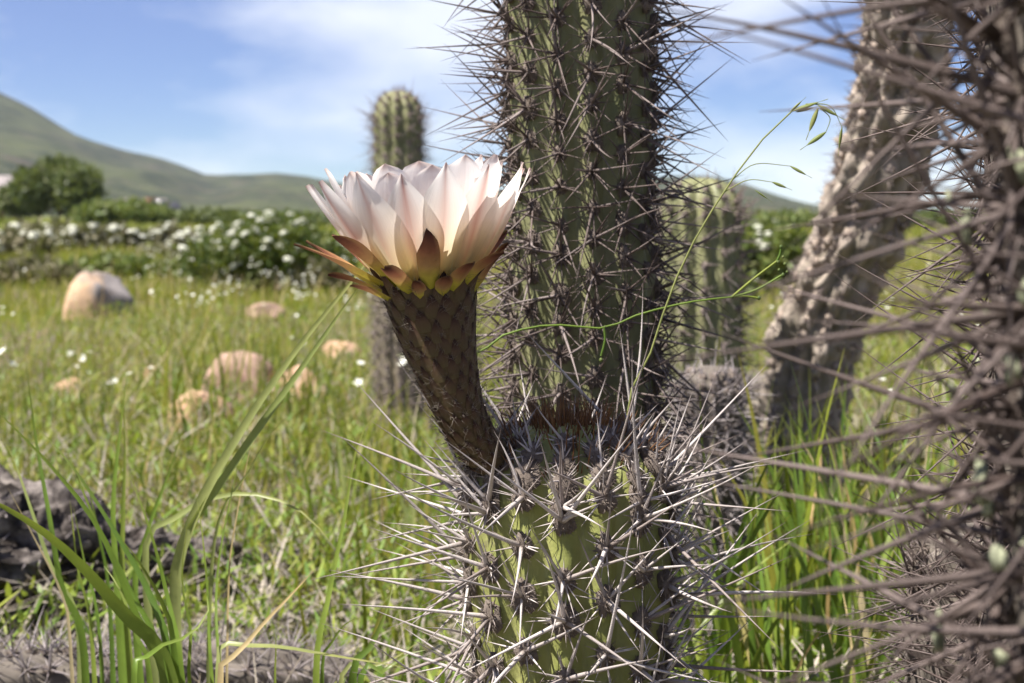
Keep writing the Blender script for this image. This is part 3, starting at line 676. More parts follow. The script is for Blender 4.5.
cactus('brown_spined_cactus', 'grey cactus column with thin brown spines close behind the lichened one', 'spiny cacti leaning in over the grass',
    [on_ground(1090, 0.74), tuple(P(1084, 400, 0.74)), tuple(P(1082, 100, 0.74)), tuple(P(1080, -160, 0.74))], 0.043, 13, 0.022, 0.078, 0.02, ('spine_dark', 'spine_dark'), M['stem_dead'],
    nc=(4, 5), rad_n=(7, 8), seed=29, spread=(10, 78), cr=0.00095, young=False)
cactus('low_spiny_cactus', 'low grey cactus bristling with spines at the foot of the brown-spined column', 'spiny cacti leaning in over the grass',
    [on_ground(990, 0.92), tuple(P(985, 640, 0.92)), tuple(P(978, 520, 0.92))], 0.043, 13, 0.022, 0.062, 0.018, ('spine_dark', 'spine_brown'), M['stem_dead'],
    rough=0.2, nc=(6, 8), seed=31, spread=(10, 75), cr=0.0008, young=False)
# fallen stem, lower left
cactus('fallen_cactus', 'fallen dead cactus stem bristling with grey spines beneath the grass blades', None,
    [(-0.62, 1.20, 0.060), (-0.42, 1.22, 0.062), (-0.27, 1.27, 0.050), (-0.12, 1.33, 0.028)], 0.050, 12, 0.02, 0.052, 0.02, ('spine_grey', 'spine_grey'), M['stem_dead'],
    rough=0.2, nc=(8, 10), seed=37, spread=(10, 75), cr=0.0009, young=False, groove=0.2)

def build_lichen():
    base = np.array(near.location); v, f = ico(2)
    r = random.Random(8)
    for mat, cnt, nm, sc in ((M['lichen'], 190, 'lichen_patch', (0.0014, 0.0042)), (M['lichen_orange'], 9, 'orange_lichen', (0.0012, 0.0026))):
        for i in range(cnt):
            s = r.uniform(0.16, nLt - 0.1); c, t, n, b = nframe(s); rad, _ = nrad(s); a = R(r.uniform(-110, 60)); d = n * math.cos(a) + b * math.sin(a)
            k = r.uniform(*sc); h = fbm(v, 1.6, 3, i * 3.7)
            loc = v * (1 + 0.7 * h)[:, None] * np.array([k * r.uniform(0.8, 1.4), k * r.uniform(0.8, 1.6), k * 0.45])
            side = np.cross(t, d); W = c + d * rad * (0.98 if r.random() < 0.4 else r.uniform(1.0, 1.5)) + loc[:, :1] * side + loc[:, 1:2] * t + loc[:, 2:] * d
            obj(nm, meshdata(nm, W - base, f, mat), near)
build_lichen()

# ------------------------------------------------------------------ rocks, log, litter
ROCKS = []
def rock(name, label, px, py, wpx, hpx, mat, seed, Y=None):
    p = G(px, py); Y = p.y; w = wpx * Y / FPX / 2; h = hpx * Y / FPX
    ROCKS.append((p.x, p.y, w))
    v, f = ico(4); r = np.random.default_rng(seed)
    v = v.copy()
    for _ in range(9):   # chisel flat faces
        d = nrm(r.normal(0, 1, 3)); k = r.uniform(0.62, 0.9); q = v @ d; v -= np.outer(np.maximum(q - k, 0), d)
    v = v * (1 + 0.16 * fbm(v, 1.3, 5, seed * 1.3))[:, None] * np.array([w * 1.12, w * r.uniform(0.8, 1.1), h * 1.05])
    o = obj(name, meshdata(name, v, f, mat)); o.location = (p.x, p.y + w * 0.5, p.z + h * 0.05); o.rotation_euler.z = r.uniform(0, 6)
    return tag(o, label, 'rock', 'rocks in the meadow')
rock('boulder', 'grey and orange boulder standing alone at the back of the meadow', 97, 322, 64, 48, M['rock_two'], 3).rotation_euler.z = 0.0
rock('rock', 'small bright orange pointed rock in front of the long brown rock', 200, 438, 66, 38, M['rock_orange'], 4)
rock('rock', 'long low brown rock behind the bright orange one', 236, 404, 86, 46, M['rock_brown'], 5)
rock('rock', 'low tan rock beside the long brown rock', 296, 404, 64, 36, M['rock_orange'], 6)
rock('rock', 'low tan rock in grass between brown rock and slim cactus', 340, 362, 40, 22, M['rock_orange'], 7)
rock('rock', 'flat grey rock in the grass behind the brown rock', 264, 324, 44, 14, M['rock_brown'], 8)
rock('rock', 'small flat orange rock in grass in front of the boulder', 66, 398, 34, 20, M['rock_orange'], 9)
rock('rock', 'tiny pale rock in grass between the two orange rocks', 152, 376, 22, 14, M['rock_orange'], 10)
rock('stone', 'grey stone lying at the end of the dead log', 187, 588, 46, 30, M['rock_grey'], 11)

def build_log():
    loc = Vector((-0.60, 1.72, 0.0))
    pts = catmull([(-1.15, 1.62, 0.13), (-0.80, 1.66, 0.125), (-0.60, 1.68, 0.105), (-0.46, 1.74, 0.07), (-0.34, 1.84, 0.035), (-0.22, 1.95, 0.01)], 90)
    rad = np.interp(np.linspace(0, 1, 90), [0, 0.35, 0.55, 0.75, 1], [0.105, 0.100, 0.085, 0.052, 0.018])
    tg = nrm(np.gradient(pts, axis=0)); up = np.array([0, 0, 1.0]); sd = nrm(np.cross(tg, up)); nu = np.cross(sd, tg)
    nc = 72; th = np.arange(nc) * 2 * math.pi / nc
    ring = (sd[:, None] * np.cos(th)[None, :, None] + nu[:, None] * np.sin(th)[None, :, None])
    V0 = (pts[:, None] + ring * rad[:, None, None]).reshape(-1, 3)
    h = fbm(V0, 16, 5, 1.0); h2 = np.abs(fbm(V0 * np.array([1.0, 3, 3]), 22, 3, 4.0))
    V = (pts[:, None] + ring * (rad[:, None] * (1 + 0.34 * h.reshape(90, nc) - 0.75 * h2.reshape(90, nc)))[..., None]).reshape(-1, 3)
    root = empty('dead_log', loc, 'dark weathered dead cactus log lying on the ground left of the grass', 'log')
    obj('trunk', meshdata('trunk', V - np.array(loc), grid_faces(90, nc, True), M['deadwood']), root)
    idx = rng.integers(0, len(V), 900); d = ring.reshape(-1, 3)[idx] + rng.normal(0, 0.5, (900, 3))
    spines_joined('splinters', V[idx], d, rng.uniform(0.008, 0.035, 900), rng.uniform(0.0006, 0.0014, 900), M['spine_grey'], root, np.array(loc))
    s2 = empty('dead_branch', (-0.35, 1.5, 0), 'thin bleached dead branch lying beyond the grass blades', 'branch')
    pb = catmull([(-0.30, 1.62, 0.03), (-0.17, 1.66, 0.04), (-0.05, 1.70, 0.045)], 30)
    spines_joined('twig', np.array([pb[0]]), np.array([pb[-1] - pb[0]]), np.array([0.30]), np.array([0.006]), M['litter'], s2, np.array(s2.location), sides=8, segs=8)
    for o in s2.children: o.pop('kind', None)
build_log()

# ------------------------------------------------------------------ meadow
def ribbons(name, base, h, w, az, lean, bend, rnd, mat, segs=3, kind='stuff', parent=None, tcolor=None):
    n = len(h); t = np.linspace(0, 1, segs + 1)
    dirx = np.stack([np.cos(az), np.sin(az), np.zeros(n)], 1); sx = np.stack([-np.sin(az), np.cos(az), np.zeros(n)], 1)
    tw = rng.uniform(-0.9, 0.9, n); sx = nrm(sx * np.cos(tw)[:, None] + dirx * np.sin(tw)[:, None])
    out = h[:, None] * (lean[:, None] * t + bend[:, None] * t ** 2.2)
    zz = h[:, None] * (t - 0.35 * np.minimum(np.abs(bend[:, None]), 1.6) * t ** 2.4)
    ctr = base[:, None, :] + dirx[:, None, :] * out[..., None]; ctr[..., 2] += zz
    wid = w[:, None] * np.maximum((1 - t ** 1.6), 0.04) * 0.5 * (0.7 + 0.6 * np.sin(t * 2.2))
    V = np.stack([ctr - sx[:, None, :] * wid[..., None], ctr + sx[:, None, :] * wid[..., None]], 2).reshape(-1, 3)
    f0 = grid_faces(segs + 1, 2); per = (segs + 1) * 2
    F = (f0[None] + (np.arange(n) * per)[:, None, None]).reshape(-1, 4)
    o = obj(name, meshdata(name, V, F, mat, attrs={'t': np.tile(np.repeat(t, 2), n), 'rnd': np.repeat(rnd, per)}), parent, kind)
    return o
def wedge(n, y0, y1, p, half=0.52):
    """points over the ground in a sector wider than the view; p = exponent of the depth density"""
    u = rng.uniform(0, 1, n); q = p + 1
    y = (y0 ** q + u * (y1 ** q - y0 ** q)) ** (1 / q) if abs(q) > 1e-6 else y0 * (y1 / y0) ** u
    x = y * rng.uniform(-half, half, n); return x, y
def patch(x, y, s=0.9, ph=0.0):
    return 0.5 + 0.25 * np.sin(x * s * 1.9 + y * s * 0.7 + ph) + 0.25 * np.sin(y * s * 1.6 - x * s * 1.1 + 1.3 + ph * 2) + 0.15 * np.sin(x * s * 5.3 + 2 * ph) * np.sin(y * s * 4.7)
def meadow():
    # main grass
    for nm, n, y0, y1, p, hh, lab in (('meadow_grass', 74000, 1.75, 16, -0.75, (0.04, 0.15), 'fine yellow-green grass covering the meadow'), ('far_grass', 42000, 14, 120, -0.9, (0.07, 0.19), 'far grass of the meadow before the mountain')):
        x, y = wedge(n, y0, y1, p)
        dn = patch(x, y); keep = rng.uniform(0, 1, n) < np.clip(0.35 + 0.9 * dn, 0.25, 1); x, y = x[keep], y[keep]; dn = dn[keep]; n = len(x)
        h = rng.uniform(hh[0], hh[1], n) * (0.65 + 0.5 * dn) * np.clip(0.8 + y / 60, 0, 1.6)
        w = np.maximum(rng.uniform(0.0022, 0.0048, n), 0.00075 * y * rng.uniform(0.7, 1.3, n))
        rnd = np.clip(rng.beta(2.2, 2.2, n) * 0.75 + 0.28 * (patch(x, y, 0.45, 2.0) - 0.4), 0.0, 0.98)
        for rx, ry, rw in ROCKS:      # grass grows shorter round the rocks
            close = np.clip(np.hypot(x - rx, (y - ry) * 0.6) / (rw * 1.3 + 0.12), 0.25, 1); h = h * close
        o = ribbons(nm, np.stack([x, y, gz(x, y) - 0.005], 1), h, w, rng.uniform(0, 6.28, n), rng.normal(0, 0.28, n), rng.normal(0, 0.35, n), rnd, M['grass'])
        tag(o, lab, 'grass')
    # low herbs
    n = 42000; x, y = wedge(n, 1.15, 7, -0.6); b = np.stack([x, y, gz(x, y) + rng.uniform(0, 0.07, n)], 1)
    o = ribbons('low_herbs', b, rng.uniform(0.008, 0.022, n), rng.uniform(0.0035, 0.008, n), rng.uniform(0, 6.28, n), rng.normal(0, 1.0, n), rng.normal(0, 0.4, n), rng.uniform(0, 1, n), M['herb'], segs=2)
    tag(o, 'low leafy yellow-green herbs carpeting the ground', 'ground cover')
    # dead litter
    n = 9000; x, y = wedge(n, 0.95, 6, -0.8); b = np.stack([x, y, gz(x, y) + rng.uniform(0, 0.02, n)], 1)
    o = ribbons('dead_litter', b, rng.uniform(0.02, 0.10, n), rng.uniform(0.002, 0.005, n), rng.uniform(0, 6.28, n), rng.normal(0, 2.2, n), rng.normal(0, 0.4, n), rng.uniform(0, 1, n), M['litter'], segs=2)
    tag(o, 'grey and tan dead stalks littering the soil', 'litter')
    # straw stalks standing
    n = 1700; x, y = wedge(n, 2.0, 22, -0.6); 
    o = ribbons('dry_stalks', np.stack([x, y, gz(x, y)], 1), rng.uniform(0.10, 0.26, n), np.maximum(0.0025, 0.0007 * y), rng.uniform(0, 6.28, n), rng.normal(0, 0.3, n), rng.normal(0, 0.3, n), rng.uniform(0, 1, n), M['straw'])
    tag(o, 'dry straw stalks standing among the green grass', 'grass')
    # small white flowers on stalks
    n = 3200; x, y = wedge(n, 2.4, 20, -0.35)
    k = rng.uniform(0, 1, n) < np.clip(patch(x, y, 1.1, 4.0) * 1.6 - 0.65, 0.03, 1) * np.where(x > -0.03 * y, 0.18, 1.0); x, y = x[k], y[k]; n = len(x)
    h = rng.uniform(0.10, 0.22, n); base = np.stack([x, y, gz(x, y)], 1)
    V = []; F = []; T = []; RN = []; c = 0
    for i in range(n):
        for q in range(random.randint(2, 5)):
            o_ = base[i] + np.array([random.gauss(0, 0.018), random.gauss(0, 0.018), h[i] + random.gauss(0, 0.012)]); r0 = random.uniform(0.005, 0.010); rd = random.random()
            tl = np.array([random.gauss(0, 0.4), random.gauss(0, 0.4) - 0.3, 1.0]); tl = nrm(tl); e1 = nrm(np.cross(tl, [0, 1, 0.1])); e2 = np.cross(tl, e1)
            V.append(o_); T.append(0); RN.append(rd)
            for s in range(10):
                a = s * math.pi / 5; r_ = r0 if s % 2 == 0 else r0 * 0.55
                V.append(o_ + e1 * math.cos(a) * r_ + e2 * math.sin(a) * r_ + tl * 0.002); T.append(0.5); RN.append(rd)
            F += [(c, c + 1 + s, c + 1 + (s + 1) % 10) for s in range(10)]; c += 11
    o = obj('white_wildflowers', meshdata('white_wildflowers', V, F, M['white_flower'], attrs={'t': T, 'rnd': RN}), None, 'stuff'); tag(o, 'tiny white wildflowers dotted through the meadow grass', 'flowers')
    o = ribbons('wildflower_stalks', base, h, np.maximum(0.002, 0.0006 * y), rng.uniform(0, 6.28, n), rng.normal(0, 0.05, n), np.zeros(n), rng.uniform(0.2, 0.7, n), M['grass']); tag(o, 'thin green stalks of the white wildflowers', 'flowers')
meadow()

# ------------------------------------------------------------------ grass tufts one can tell apart
def blade_mesh(name, pts, w, mat, tipw=0.03, basew=0.7, n=26, fold=0.35, face=None, roll=0.0):
    """a blade through 3D points: a shallow V in section"""
    c = catmull(pts, n); tg = nrm(np.gradient(c, axis=0)); u = np.linspace(0, 1, n)
    view = nrm(c - np.array([0, 0, H])) if face is None else np.tile(np.array(face, float), (n, 1))
    sd = nrm(np.cross(tg, view)); nu = np.cross(sd, tg)
    a = roll + 0.5 * np.sin(u * 2.5); s2 = sd * np.cos(a)[:, None] + nu * np.sin(a)[:, None]; n2 = np.cross(s2, tg)
    wid = 0.5 * w * np.clip(np.minimum(basew + u * 1.5, 1.0) * np.clip((1 - u) / 0.55, 0, 1) ** 0.8, tipw, 1)
    V = np.stack([c - s2 * wid[:, None], c + n2 * (wid * fold)[:, None], c + s2 * wid[:, None]], 1).reshape(-1, 3)
    return V, grid_faces(n, 3), np.repeat(u, 3)
def blade_obj(name, pts, w, mat, root, **kw):
    V, F, u = blade_mesh(name, pts, w, mat, **kw)
    return obj(name, meshdata(name, V - np.array(root.location), F, mat, attrs={'t': u, 'rnd': np.zeros(len(u))}), root)
def pix_tuft(name, label, basept, blades, group=None):
    root = empty(name, basept, label, 'grass', group)
    for (pl, w, mat, base_off) in blades:
        pts = [tuple(np.array(basept) + np.array(base_off))] if base_off is not None else []
        pts += [tuple(P(*q)) for q in pl]
        wm = w * pl[0][2] / FPX
        blade_obj('blade', pts, wm, M[mat], root, roll=random.uniform(-0.3, 0.3))
    return root
b = on_ground(172, 0.90, 0)
pix_tuft('grass_tuft', 'clump of long broad green grass blades rising from the fallen spiny stem', b, [
    ([(172, 690, .88), (120, 610, .87), (60, 545, .85), (0, 505, .83), (-50, 488, .82)], 20, 'blade', (0, 0, 0)),
    ([(165, 683, .88), (140, 625, .88), (99, 529, .88), (50, 465, .88), (0, 414, .88), (-14, 396, .88)], 10, 'blade', (0.004, 0, 0)),
    ([(166, 683, .90), (130, 590, .91), (95, 520, .92), (66, 448, .93)], 11, 'blade', (0.002, 0.01, 0)),
    ([(170, 670, .89), (152, 600, .90), (120, 540, .91), (75, 470, .92), (40, 430, .93)], 10, 'blade', (0.006, 0.01, 0)),
    ([(176, 670, .88), (165, 610, .87), (138, 560, .86), (122, 540, .86)], 12, 'blade', (0.01, 0.0, 0)),
    ([(182, 680, .89), (168, 600, .90), (150, 530, .90), (128, 470, .91)], 9, 'blade', (0.012, 0.005, 0)),
    ([(150, 683, .9), (138, 640, .9), (120, 590, .91), (104, 566, .92)], 10, 'blade', (-0.01, 0.004, 0)),
    ([(134, 690, .84), (140, 665, .84), (160, 646, .85), (190, 635, .86), (208, 612, .87), (207, 596, .88)], 13, 'blade', (-0.02, -0.02, 0)),
    ([(212, 680, .92), (208, 600, .93), (203, 540, .93), (197, 498, .94)], 7, 'blade', (0.03, 0.01, 0)),
    ([(220, 680, .93), (216, 600, .95), (222, 540, .96), (240, 455, .97), (244, 430, .97)], 4, 'blade', (0.03, 0.01, 0)),
    ([(190, 690, .9), (192, 640, .9), (182, 580, .9), (188, 520, .9)], 6, 'blade', (0.02, 0.01, 0))])
b = on_ground(75, 1.05, 0)
pix_tuft('grass_tuft', 'slim upright grass blades in front of the dead log', b, [
    ([(84, 650, 1.04), (62, 590, 1.04), (50, 520, 1.04), (36, 440, 1.05), (26, 362, 1.05)], 8, 'blade', (0, 0, 0)),
    ([(80, 640, 1.05), (52, 570, 1.06), (28, 500, 1.07), (12, 455, 1.08), (-4, 425, 1.08)], 8, 'blade_pale', (-0.01, 0, 0)),
    ([(92, 640, 1.05), (78, 570, 1.05), (70, 500, 1.05)], 7, 'blade', (0.01, 0, 0)),
    ([(70, 640, 1.03), (60, 590, 1.03), (38, 545, 1.03), (8, 488, 1.03)], 5, 'straw', (-0.005, 0, 0)),
    ([(100, 640, 1.06), (84, 560, 1.07), (73, 505, 1.07)], 7, 'blade', (0.014, 0, 0))])
b = on_ground(122, 1.12, 0)
pix_tuft('grass_tuft', 'pair of upright bright grass blades beside the dead log', b, [
    ([(118, 600, 1.12), (113, 510, 1.12), (119, 440, 1.12), (127, 375, 1.12)], 10, 'blade', (0, 0, 0)),
    ([(124, 600, 1.12), (123, 520, 1.12), (125, 460, 1.12), (124, 400, 1.12)], 8, 'blade', (0.01, 0, 0)),
    ([(135, 600, 1.14), (148, 530, 1.14), (168, 475, 1.14), (184, 425, 1.14)], 8, 'blade', (0.015, 0, 0)),
    ([(110, 610, 1.13), (100, 540, 1.13), (84, 470, 1.13)], 6, 'blade', (-0.01, 0, 0))])
b = on_ground(185, 1.02, 0)
tall = pix_tuft('seeding_grass', 'tall arching grass stalk with a green seed head beneath the flower', b, [
    ([(175, 620, 1.0), (188, 530, .98), (240, 432, .95), (300, 345, .92), (356, 276, .90), (392, 226, .90)], 13, 'blade_pale', (0, 0, 0)),
    ([(188, 530, .98), (250, 440, .95), (300, 370, .93), (352, 296, .91), (362, 284, .9)], 8, 'blade_pale', None),
    ([(145, 570, 1.0), (170, 522, .99), (215, 497, .98), (262, 495, .97), (305, 514, .96), (335, 548, .95)], 9, 'blade_pale', (-0.01, 0, 0)),
    ([(212, 560, 1.0), (250, 470, .98), (272, 432, .97), (296, 410, .96)], 5, 'blade_pale', (0.01, 0, 0)),
    ([(228, 600, 1.0), (236, 520, .99), (252, 440, .98), (262, 400, .97)], 3, 'straw', (0.02, 0, 0))])
b = on_ground(322, 0.95, 0)
pix_tuft('grass_tuft', 'single tall stiff grass blade with short leaves beside the spiny cactus', b, [
    ([(316, 683, .93), (328, 600, .93), (344, 520, .93), (356, 450, .93), (374, 412, .93)], 9, 'blade', (0, 0, 0)),
    ([(322, 683, .93), (334, 640, .92), (348, 622, .91), (362, 618, .9)], 7, 'blade', (0.004, 0, 0)),
    ([(352, 690, .9), (372, 645, .9), (386, 612, .9), (392, 588, .91)], 16, 'blade', (0.02, 0, 0)),
    ([(360, 690, .88), (385, 672, .88), (405, 655, .88), (425, 650, .88)], 18, 'blade', (0.03, -0.02, 0)),
    ([(340, 690, .92), (372, 668, .92), (400, 655, .92), (420, 640, .92)], 10, 'blade_pale', (0.02, 0, 0))])
b = on_ground(230, 0.86, 0)
pix_tuft('dry_grass_tuft', 'dry tan grass blade beside a pale green leaf laid across the litter', b, [
    ([(220, 690, .86), (238, 655, .86), (262, 625, .86), (288, 598, .86), (314, 570, .86)], 11, 'straw', (0, 0, 0)),
    ([(218, 668, .87), (235, 648, .87), (275, 646, .87), (330, 655, .87), (410, 668, .87)], 10, 'blade_pale', (-0.01, 0, 0)),
    ([(275, 690, .88), (277, 650, .88), (272, 625, .88)], 7, 'blade', (0.02, 0.01, 0))])

# rank grass between the cacti: each tuft is a thing, its blades are parts sharing a few meshes
BL = []
for i in range(10):
    q = random.Random(40 + i); h = 1.0; lean = q.uniform(-0.05, 0.28); bend = q.uniform(0.0, 0.5)
    pts = [(lean * t + bend * t ** 2.6, q.gauss(0, 0.012), h * (t - 0.22 * bend * t ** 2.5)) for t in np.linspace(0, 1, 6)]
    V, F, u = blade_mesh('b', pts, 0.026, None, n=14, face=(0, 1, 0.01), roll=q.uniform(-1.2, 1.2))
    BL.append((V, F, u))
BLM = {k: [meshdata('blade', V, F, M[k], attrs={'t': u, 'rnd': np.zeros(len(u))}) for V, F, u in BL] for k in ('blade', 'grass', 'straw', 'blade_pale')}
def tuft(px, Y, n, h, label, group, seed, spread=0.04, mats=('blade',) * 5 + ('grass',) * 3 + ('straw',), vert=False):
    q = random.Random(seed); x = (px - 512) / FPX * Y
    root = empty('grass_tuft', (x, Y, float(gz(x, Y)) - 0.004), label, 'grass', group)
    for _ in range(n):
        o = bpy.data.objects.new('blade', q.choice(BLM[q.choice(mats)])); l = h * q.uniform(0.55, 1.12)
        o.location = (q.gauss(0, spread), q.gauss(0, spread), 0); o.rotation_euler = (q.gauss(0, 0.07), q.gauss(0, 0.07), q.uniform(0, 6.28)); o.scale = (l * q.uniform(0.7, 1.2), l * 0.9, l)
        link(o, root)
q = random.Random(77)
for i in range(26):
    tuft(q.uniform(650, 960), q.uniform(1.12, 1.9), 17, q.uniform(0.22, 0.33), 'bright green grass tuft growing between the flowering cactus and the brown-spined cactus', 'grass tufts between the cacti', 100 + i)
for i in range(12):
    tuft(q.uniform(690, 900), q.uniform(1.9, 2.8), 14, q.uniform(0.18, 0.27), 'pale dry-tipped grass tuft around the foot of the leaning cactus trunk', 'grass tufts at the leaning trunk', 140 + i, mats=('grass', 'grass', 'straw', 'blade_pale'))
for i in range(14):
    tuft(q.uniform(330, 470), q.uniform(1.3, 2.4), 13, q.uniform(0.15, 0.25), 'yellow-green grass tuft in the open meadow beside the flowering cactus', 'grass tufts beside the flowering cactus', 170 + i, mats=('grass', 'grass', 'blade', 'blade_pale'))
for i in range(12):
    tuft(q.uniform(170, 380), q.uniform(2.2, 3.6), 12, q.uniform(0.16, 0.26), 'fine green grass tuft on the meadow in front of the rocks', 'grass tufts before the rocks', 200 + i, mats=('grass', 'grass', 'blade'))

# ------------------------------------------------------------------ slender stems in front of the tall column
def tube_part(name, pts, r, mat, root, n=26, taper=0.5):
    c = catmull(pts, n); tg = nrm(np.gradient(c, axis=0)); v = nrm(c - np.array([0, 0, H + 0.001])); sd = nrm(np.cross(tg, v)); nu = np.cross(sd, tg)
    k = 6; th = np.arange(k) * 2 * math.pi / k; rr = r * np.linspace(1, taper, n)
    V = c[:, None] + (sd[:, None] * np.cos(th)[None, :, None] + nu[:, None] * np.sin(th)[None, :, None]) * rr[:, None, None]
    return obj(name, meshdata(name, V.reshape(-1, 3) - np.array(root.location), grid_faces(n, k, True), mat, attrs={'t': np.zeros(n * k), 'rnd': np.full(n * k, 0.6)}), root)
def seed_mesh():
    V, F, U = [], None, []
    n, k = 9, 6
    for i in range(n):
        u = i / (n - 1); r = 0.075 * math.sin(min(1, u * 1.25 + 0.06) * math.pi) ** 0.8 if u < 0.8 else 0.012
        r = max(r, 0.008)
        for j in range(k):
            a = j * 2 * math.pi / k; V.append((r * math.cos(a), 0.6 * r * math.sin(a), u)); U.append(u)
    return meshdata('spikelet', V, grid_faces(n, k, True), M['blade_pale'], attrs={'t': U, 'rnd': np.zeros(len(U))})
SEED = seed_mesh()
def spikelet(a, bpt, root, fat=1.0):
    a = np.array(a); d = np.array(bpt) - a; l = float(np.linalg.norm(d)); X, Y, Z = dir_mats(d[None], np.array([random.uniform(0, 3)])); p = a - np.array(root.location); s = l * fat
    o = bpy.data.objects.new('spikelet', SEED)
    o.matrix_local = Matrix([[X[0, i] * s, Y[0, i] * s, Z[0, i] * l, p[i]] for i in range(3)] + [[0, 0, 0, 1]]); link(o, root)
YO = 0.83
oat = empty('wild_oat', on_ground(618, YO, 0), 'thin nodding wild oat stem with green spikelets crossing the sky', 'grass')
tube_part('stalk', [tuple(oat.location), tuple(P(622, 470, YO)), tuple(P(648, 362, YO)), tuple(P(682, 265, YO)), tuple(P(727, 187, YO)), tuple(P(772, 128, YO)), tuple(P(792, 111, YO))], 0.00085, M['blade_pale'], oat)
for a, bb in [((790, 112), (806, 97)), ((792, 111), (828, 99)), ((796, 112), (820, 106)), ((818, 105), (845, 120)), ((818, 108), (806, 140)), ((826, 132), (800, 150)), ((842, 127), (838, 156)), ((790, 166), (812, 178)), ((772, 182), (792, 190)), ((755, 190), (772, 202))]:
    spikelet(P(*a, YO), P(*bb, YO), oat)
for arc in ([(792, 111), (808, 104), (818, 105)], [(806, 104), (830, 106), (842, 127)], [(732, 180), (755, 164), (790, 166)], [(724, 192), (748, 180), (772, 182)], [(820, 108), (830, 118), (826, 132)]):
    tube_part('branchlet', [tuple(P(*z, YO)) for z in arc], 0.00032, M['blade_pale'], oat, n=12)
YH = 0.86
herb = empty('slender_herb', on_ground(478, YH, 0), 'slender arching green herb stem with tiny buds in front of the tall cactus', 'plant')
tube_part('stalk', [tuple(herb.location), tuple(P(474, 420, YH)), tuple(P(486, 350, YH)), tuple(P(520, 330, YH)), tuple(P(560, 325, YH)), tuple(P(604, 328, YH)), tuple(P(640, 314, YH)), tuple(P(690, 302, YH)), tuple(P(732, 297, YH))], 0.00095, M['herb'], herb, n=50)
for arc in ([(604, 327), (605, 340), (601, 356)], [(732, 297), (752, 280), (777, 261)], [(732, 297), (756, 290), (782, 275)], [(732, 297), (745, 296), (758, 298)], [(777, 261), (780, 254), (781, 248)]):
    tube_part('branchlet', [tuple(P(*z, YH)) for z in arc], 0.0007, M['herb'], herb, n=10, taper=0.8)
v_, f_ = ico(1); BUD = meshdata('bud', v_, f_, M['shrub_light'], attrs={'t': np.zeros(len(v_)), 'rnd': np.full(len(v_), 0.9)})
for bx, by, s in [(601, 360, 2.2), (781, 247, 2), (778, 262, 2.2), (785, 264, 1.8), (783, 275, 2.2), (779, 270, 1.6), (787, 272, 1.5), (759, 298, 2), (783, 257, 1.5), (605, 327, 1.6), (732, 297, 1.7)]:
    o = bpy.data.objects.new('bud', BUD); o.location = P(bx, by, YH) - herb.location; k = s * YH / FPX; o.scale = (k, k, k * 1.2); link(o, herb)

# ------------------------------------------------------------------ shrubs, tree, houses
def leaves(name, pos, size, mat, root, up=0.4, aspect=0.42):
    n = len(pos); d = nrm(rng.normal(0, 1, (n, 3)) + np.array([0, 0, up])); X, Y, Z = dir_mats(d, rng.uniform(0, 6.28, n)); l = size * rng.uniform(0.7, 1.3, n)
    t = np.array([0, .5, 1.0]); 
    V = np.stack([pos, pos + Z * (l * .5)[:, None] + X * (l * aspect * .5)[:, None], pos + Z * l[:, None], pos + Z * (l * .5)[:, None] - X * (l * aspect * .5)[:, None]], 1).reshape(-1, 3) - np.array(root.location)
    F = np.arange(n * 4).reshape(-1, 4)
    return obj(name, meshdata(name, V, F, mat, attrs={'t': np.tile([0, .3, .7, .3], n), 'rnd': np.repeat(rng.uniform(0, 1, n), 4)}), root)
def crown_points(n, lobes):
    """points in the outer shell of several lobes ((cx,cy,cz,rx,ry,rz), ...)"""
    w = np.array([l[3] * l[5] for l in lobes]); k = rng.choice(len(lobes), n, p=w / w.sum()); L_ = np.array(lobes)[k]
    d = nrm(rng.normal(0, 1, (n, 3))); rr = rng.uniform(0.15, 1, n) ** 0.42
    clump = 1 + 0.22 * np.sin(d[:, 0] * 9 + k) * np.sin(d[:, 2] * 8 + 2 * k) + 0.12 * np.sin(d[:, 1] * 17)
    return L_[:, :3] + d * (rr * clump)[:, None] * L_[:, 3:]
def limbs(root, base, lobes, mat, r0):
    V = []; F = []; c = 0
    for l in lobes:
        e = np.array(l[:3]); b0 = np.array(base) + rng.normal(0, r0, 3) * np.array([1, 1, 0]); mid = (b0 + e) / 2 + rng.normal(0, 0.06, 3) * np.array(l[3:])
        pts = catmull([b0, mid, e, e + np.array([0, 0, l[5] * 0.5])], 10); k = 6; th = np.arange(k) * 2 * math.pi / k
        for i, p in enumerate(pts):
            r = r0 * (1 - i / 11); V += [p + np.array([math.cos(a), math.sin(a), 0]) * r for a in th]
        F.append(grid_faces(10, k, True) + c); c += 60
    return obj('trunk', meshdata('trunk', np.array(V) - np.array(root.location), np.concatenate(F), mat), root)
FH = None
def flower_head_mesh():
    V = []; F = []; c = 0; r = random.Random(2)
    for i in range(26):
        d = nrm(np.array([r.gauss(0, 1), r.gauss(0, 1), abs(r.gauss(0, 0.8))])); X, Y, Z = dir_mats(d[None], np.array([r.uniform(0, 6)])); s = r.uniform(0.28, 0.45); p = d * np.array([1, 1, 0.55])
        V += [p + X[0] * s, p + Y[0] * s, p - X[0] * s, p - Y[0] * s]; F.append((c, c + 1, c + 2, c + 3)); c += 4
    return meshdata('flower_head', V, F, M['white_flower'], smooth=False, attrs={'t': np.zeros(c), 'rnd': np.repeat([r.random() for _ in range(26)], 4)})
FH = flower_head_mesh()
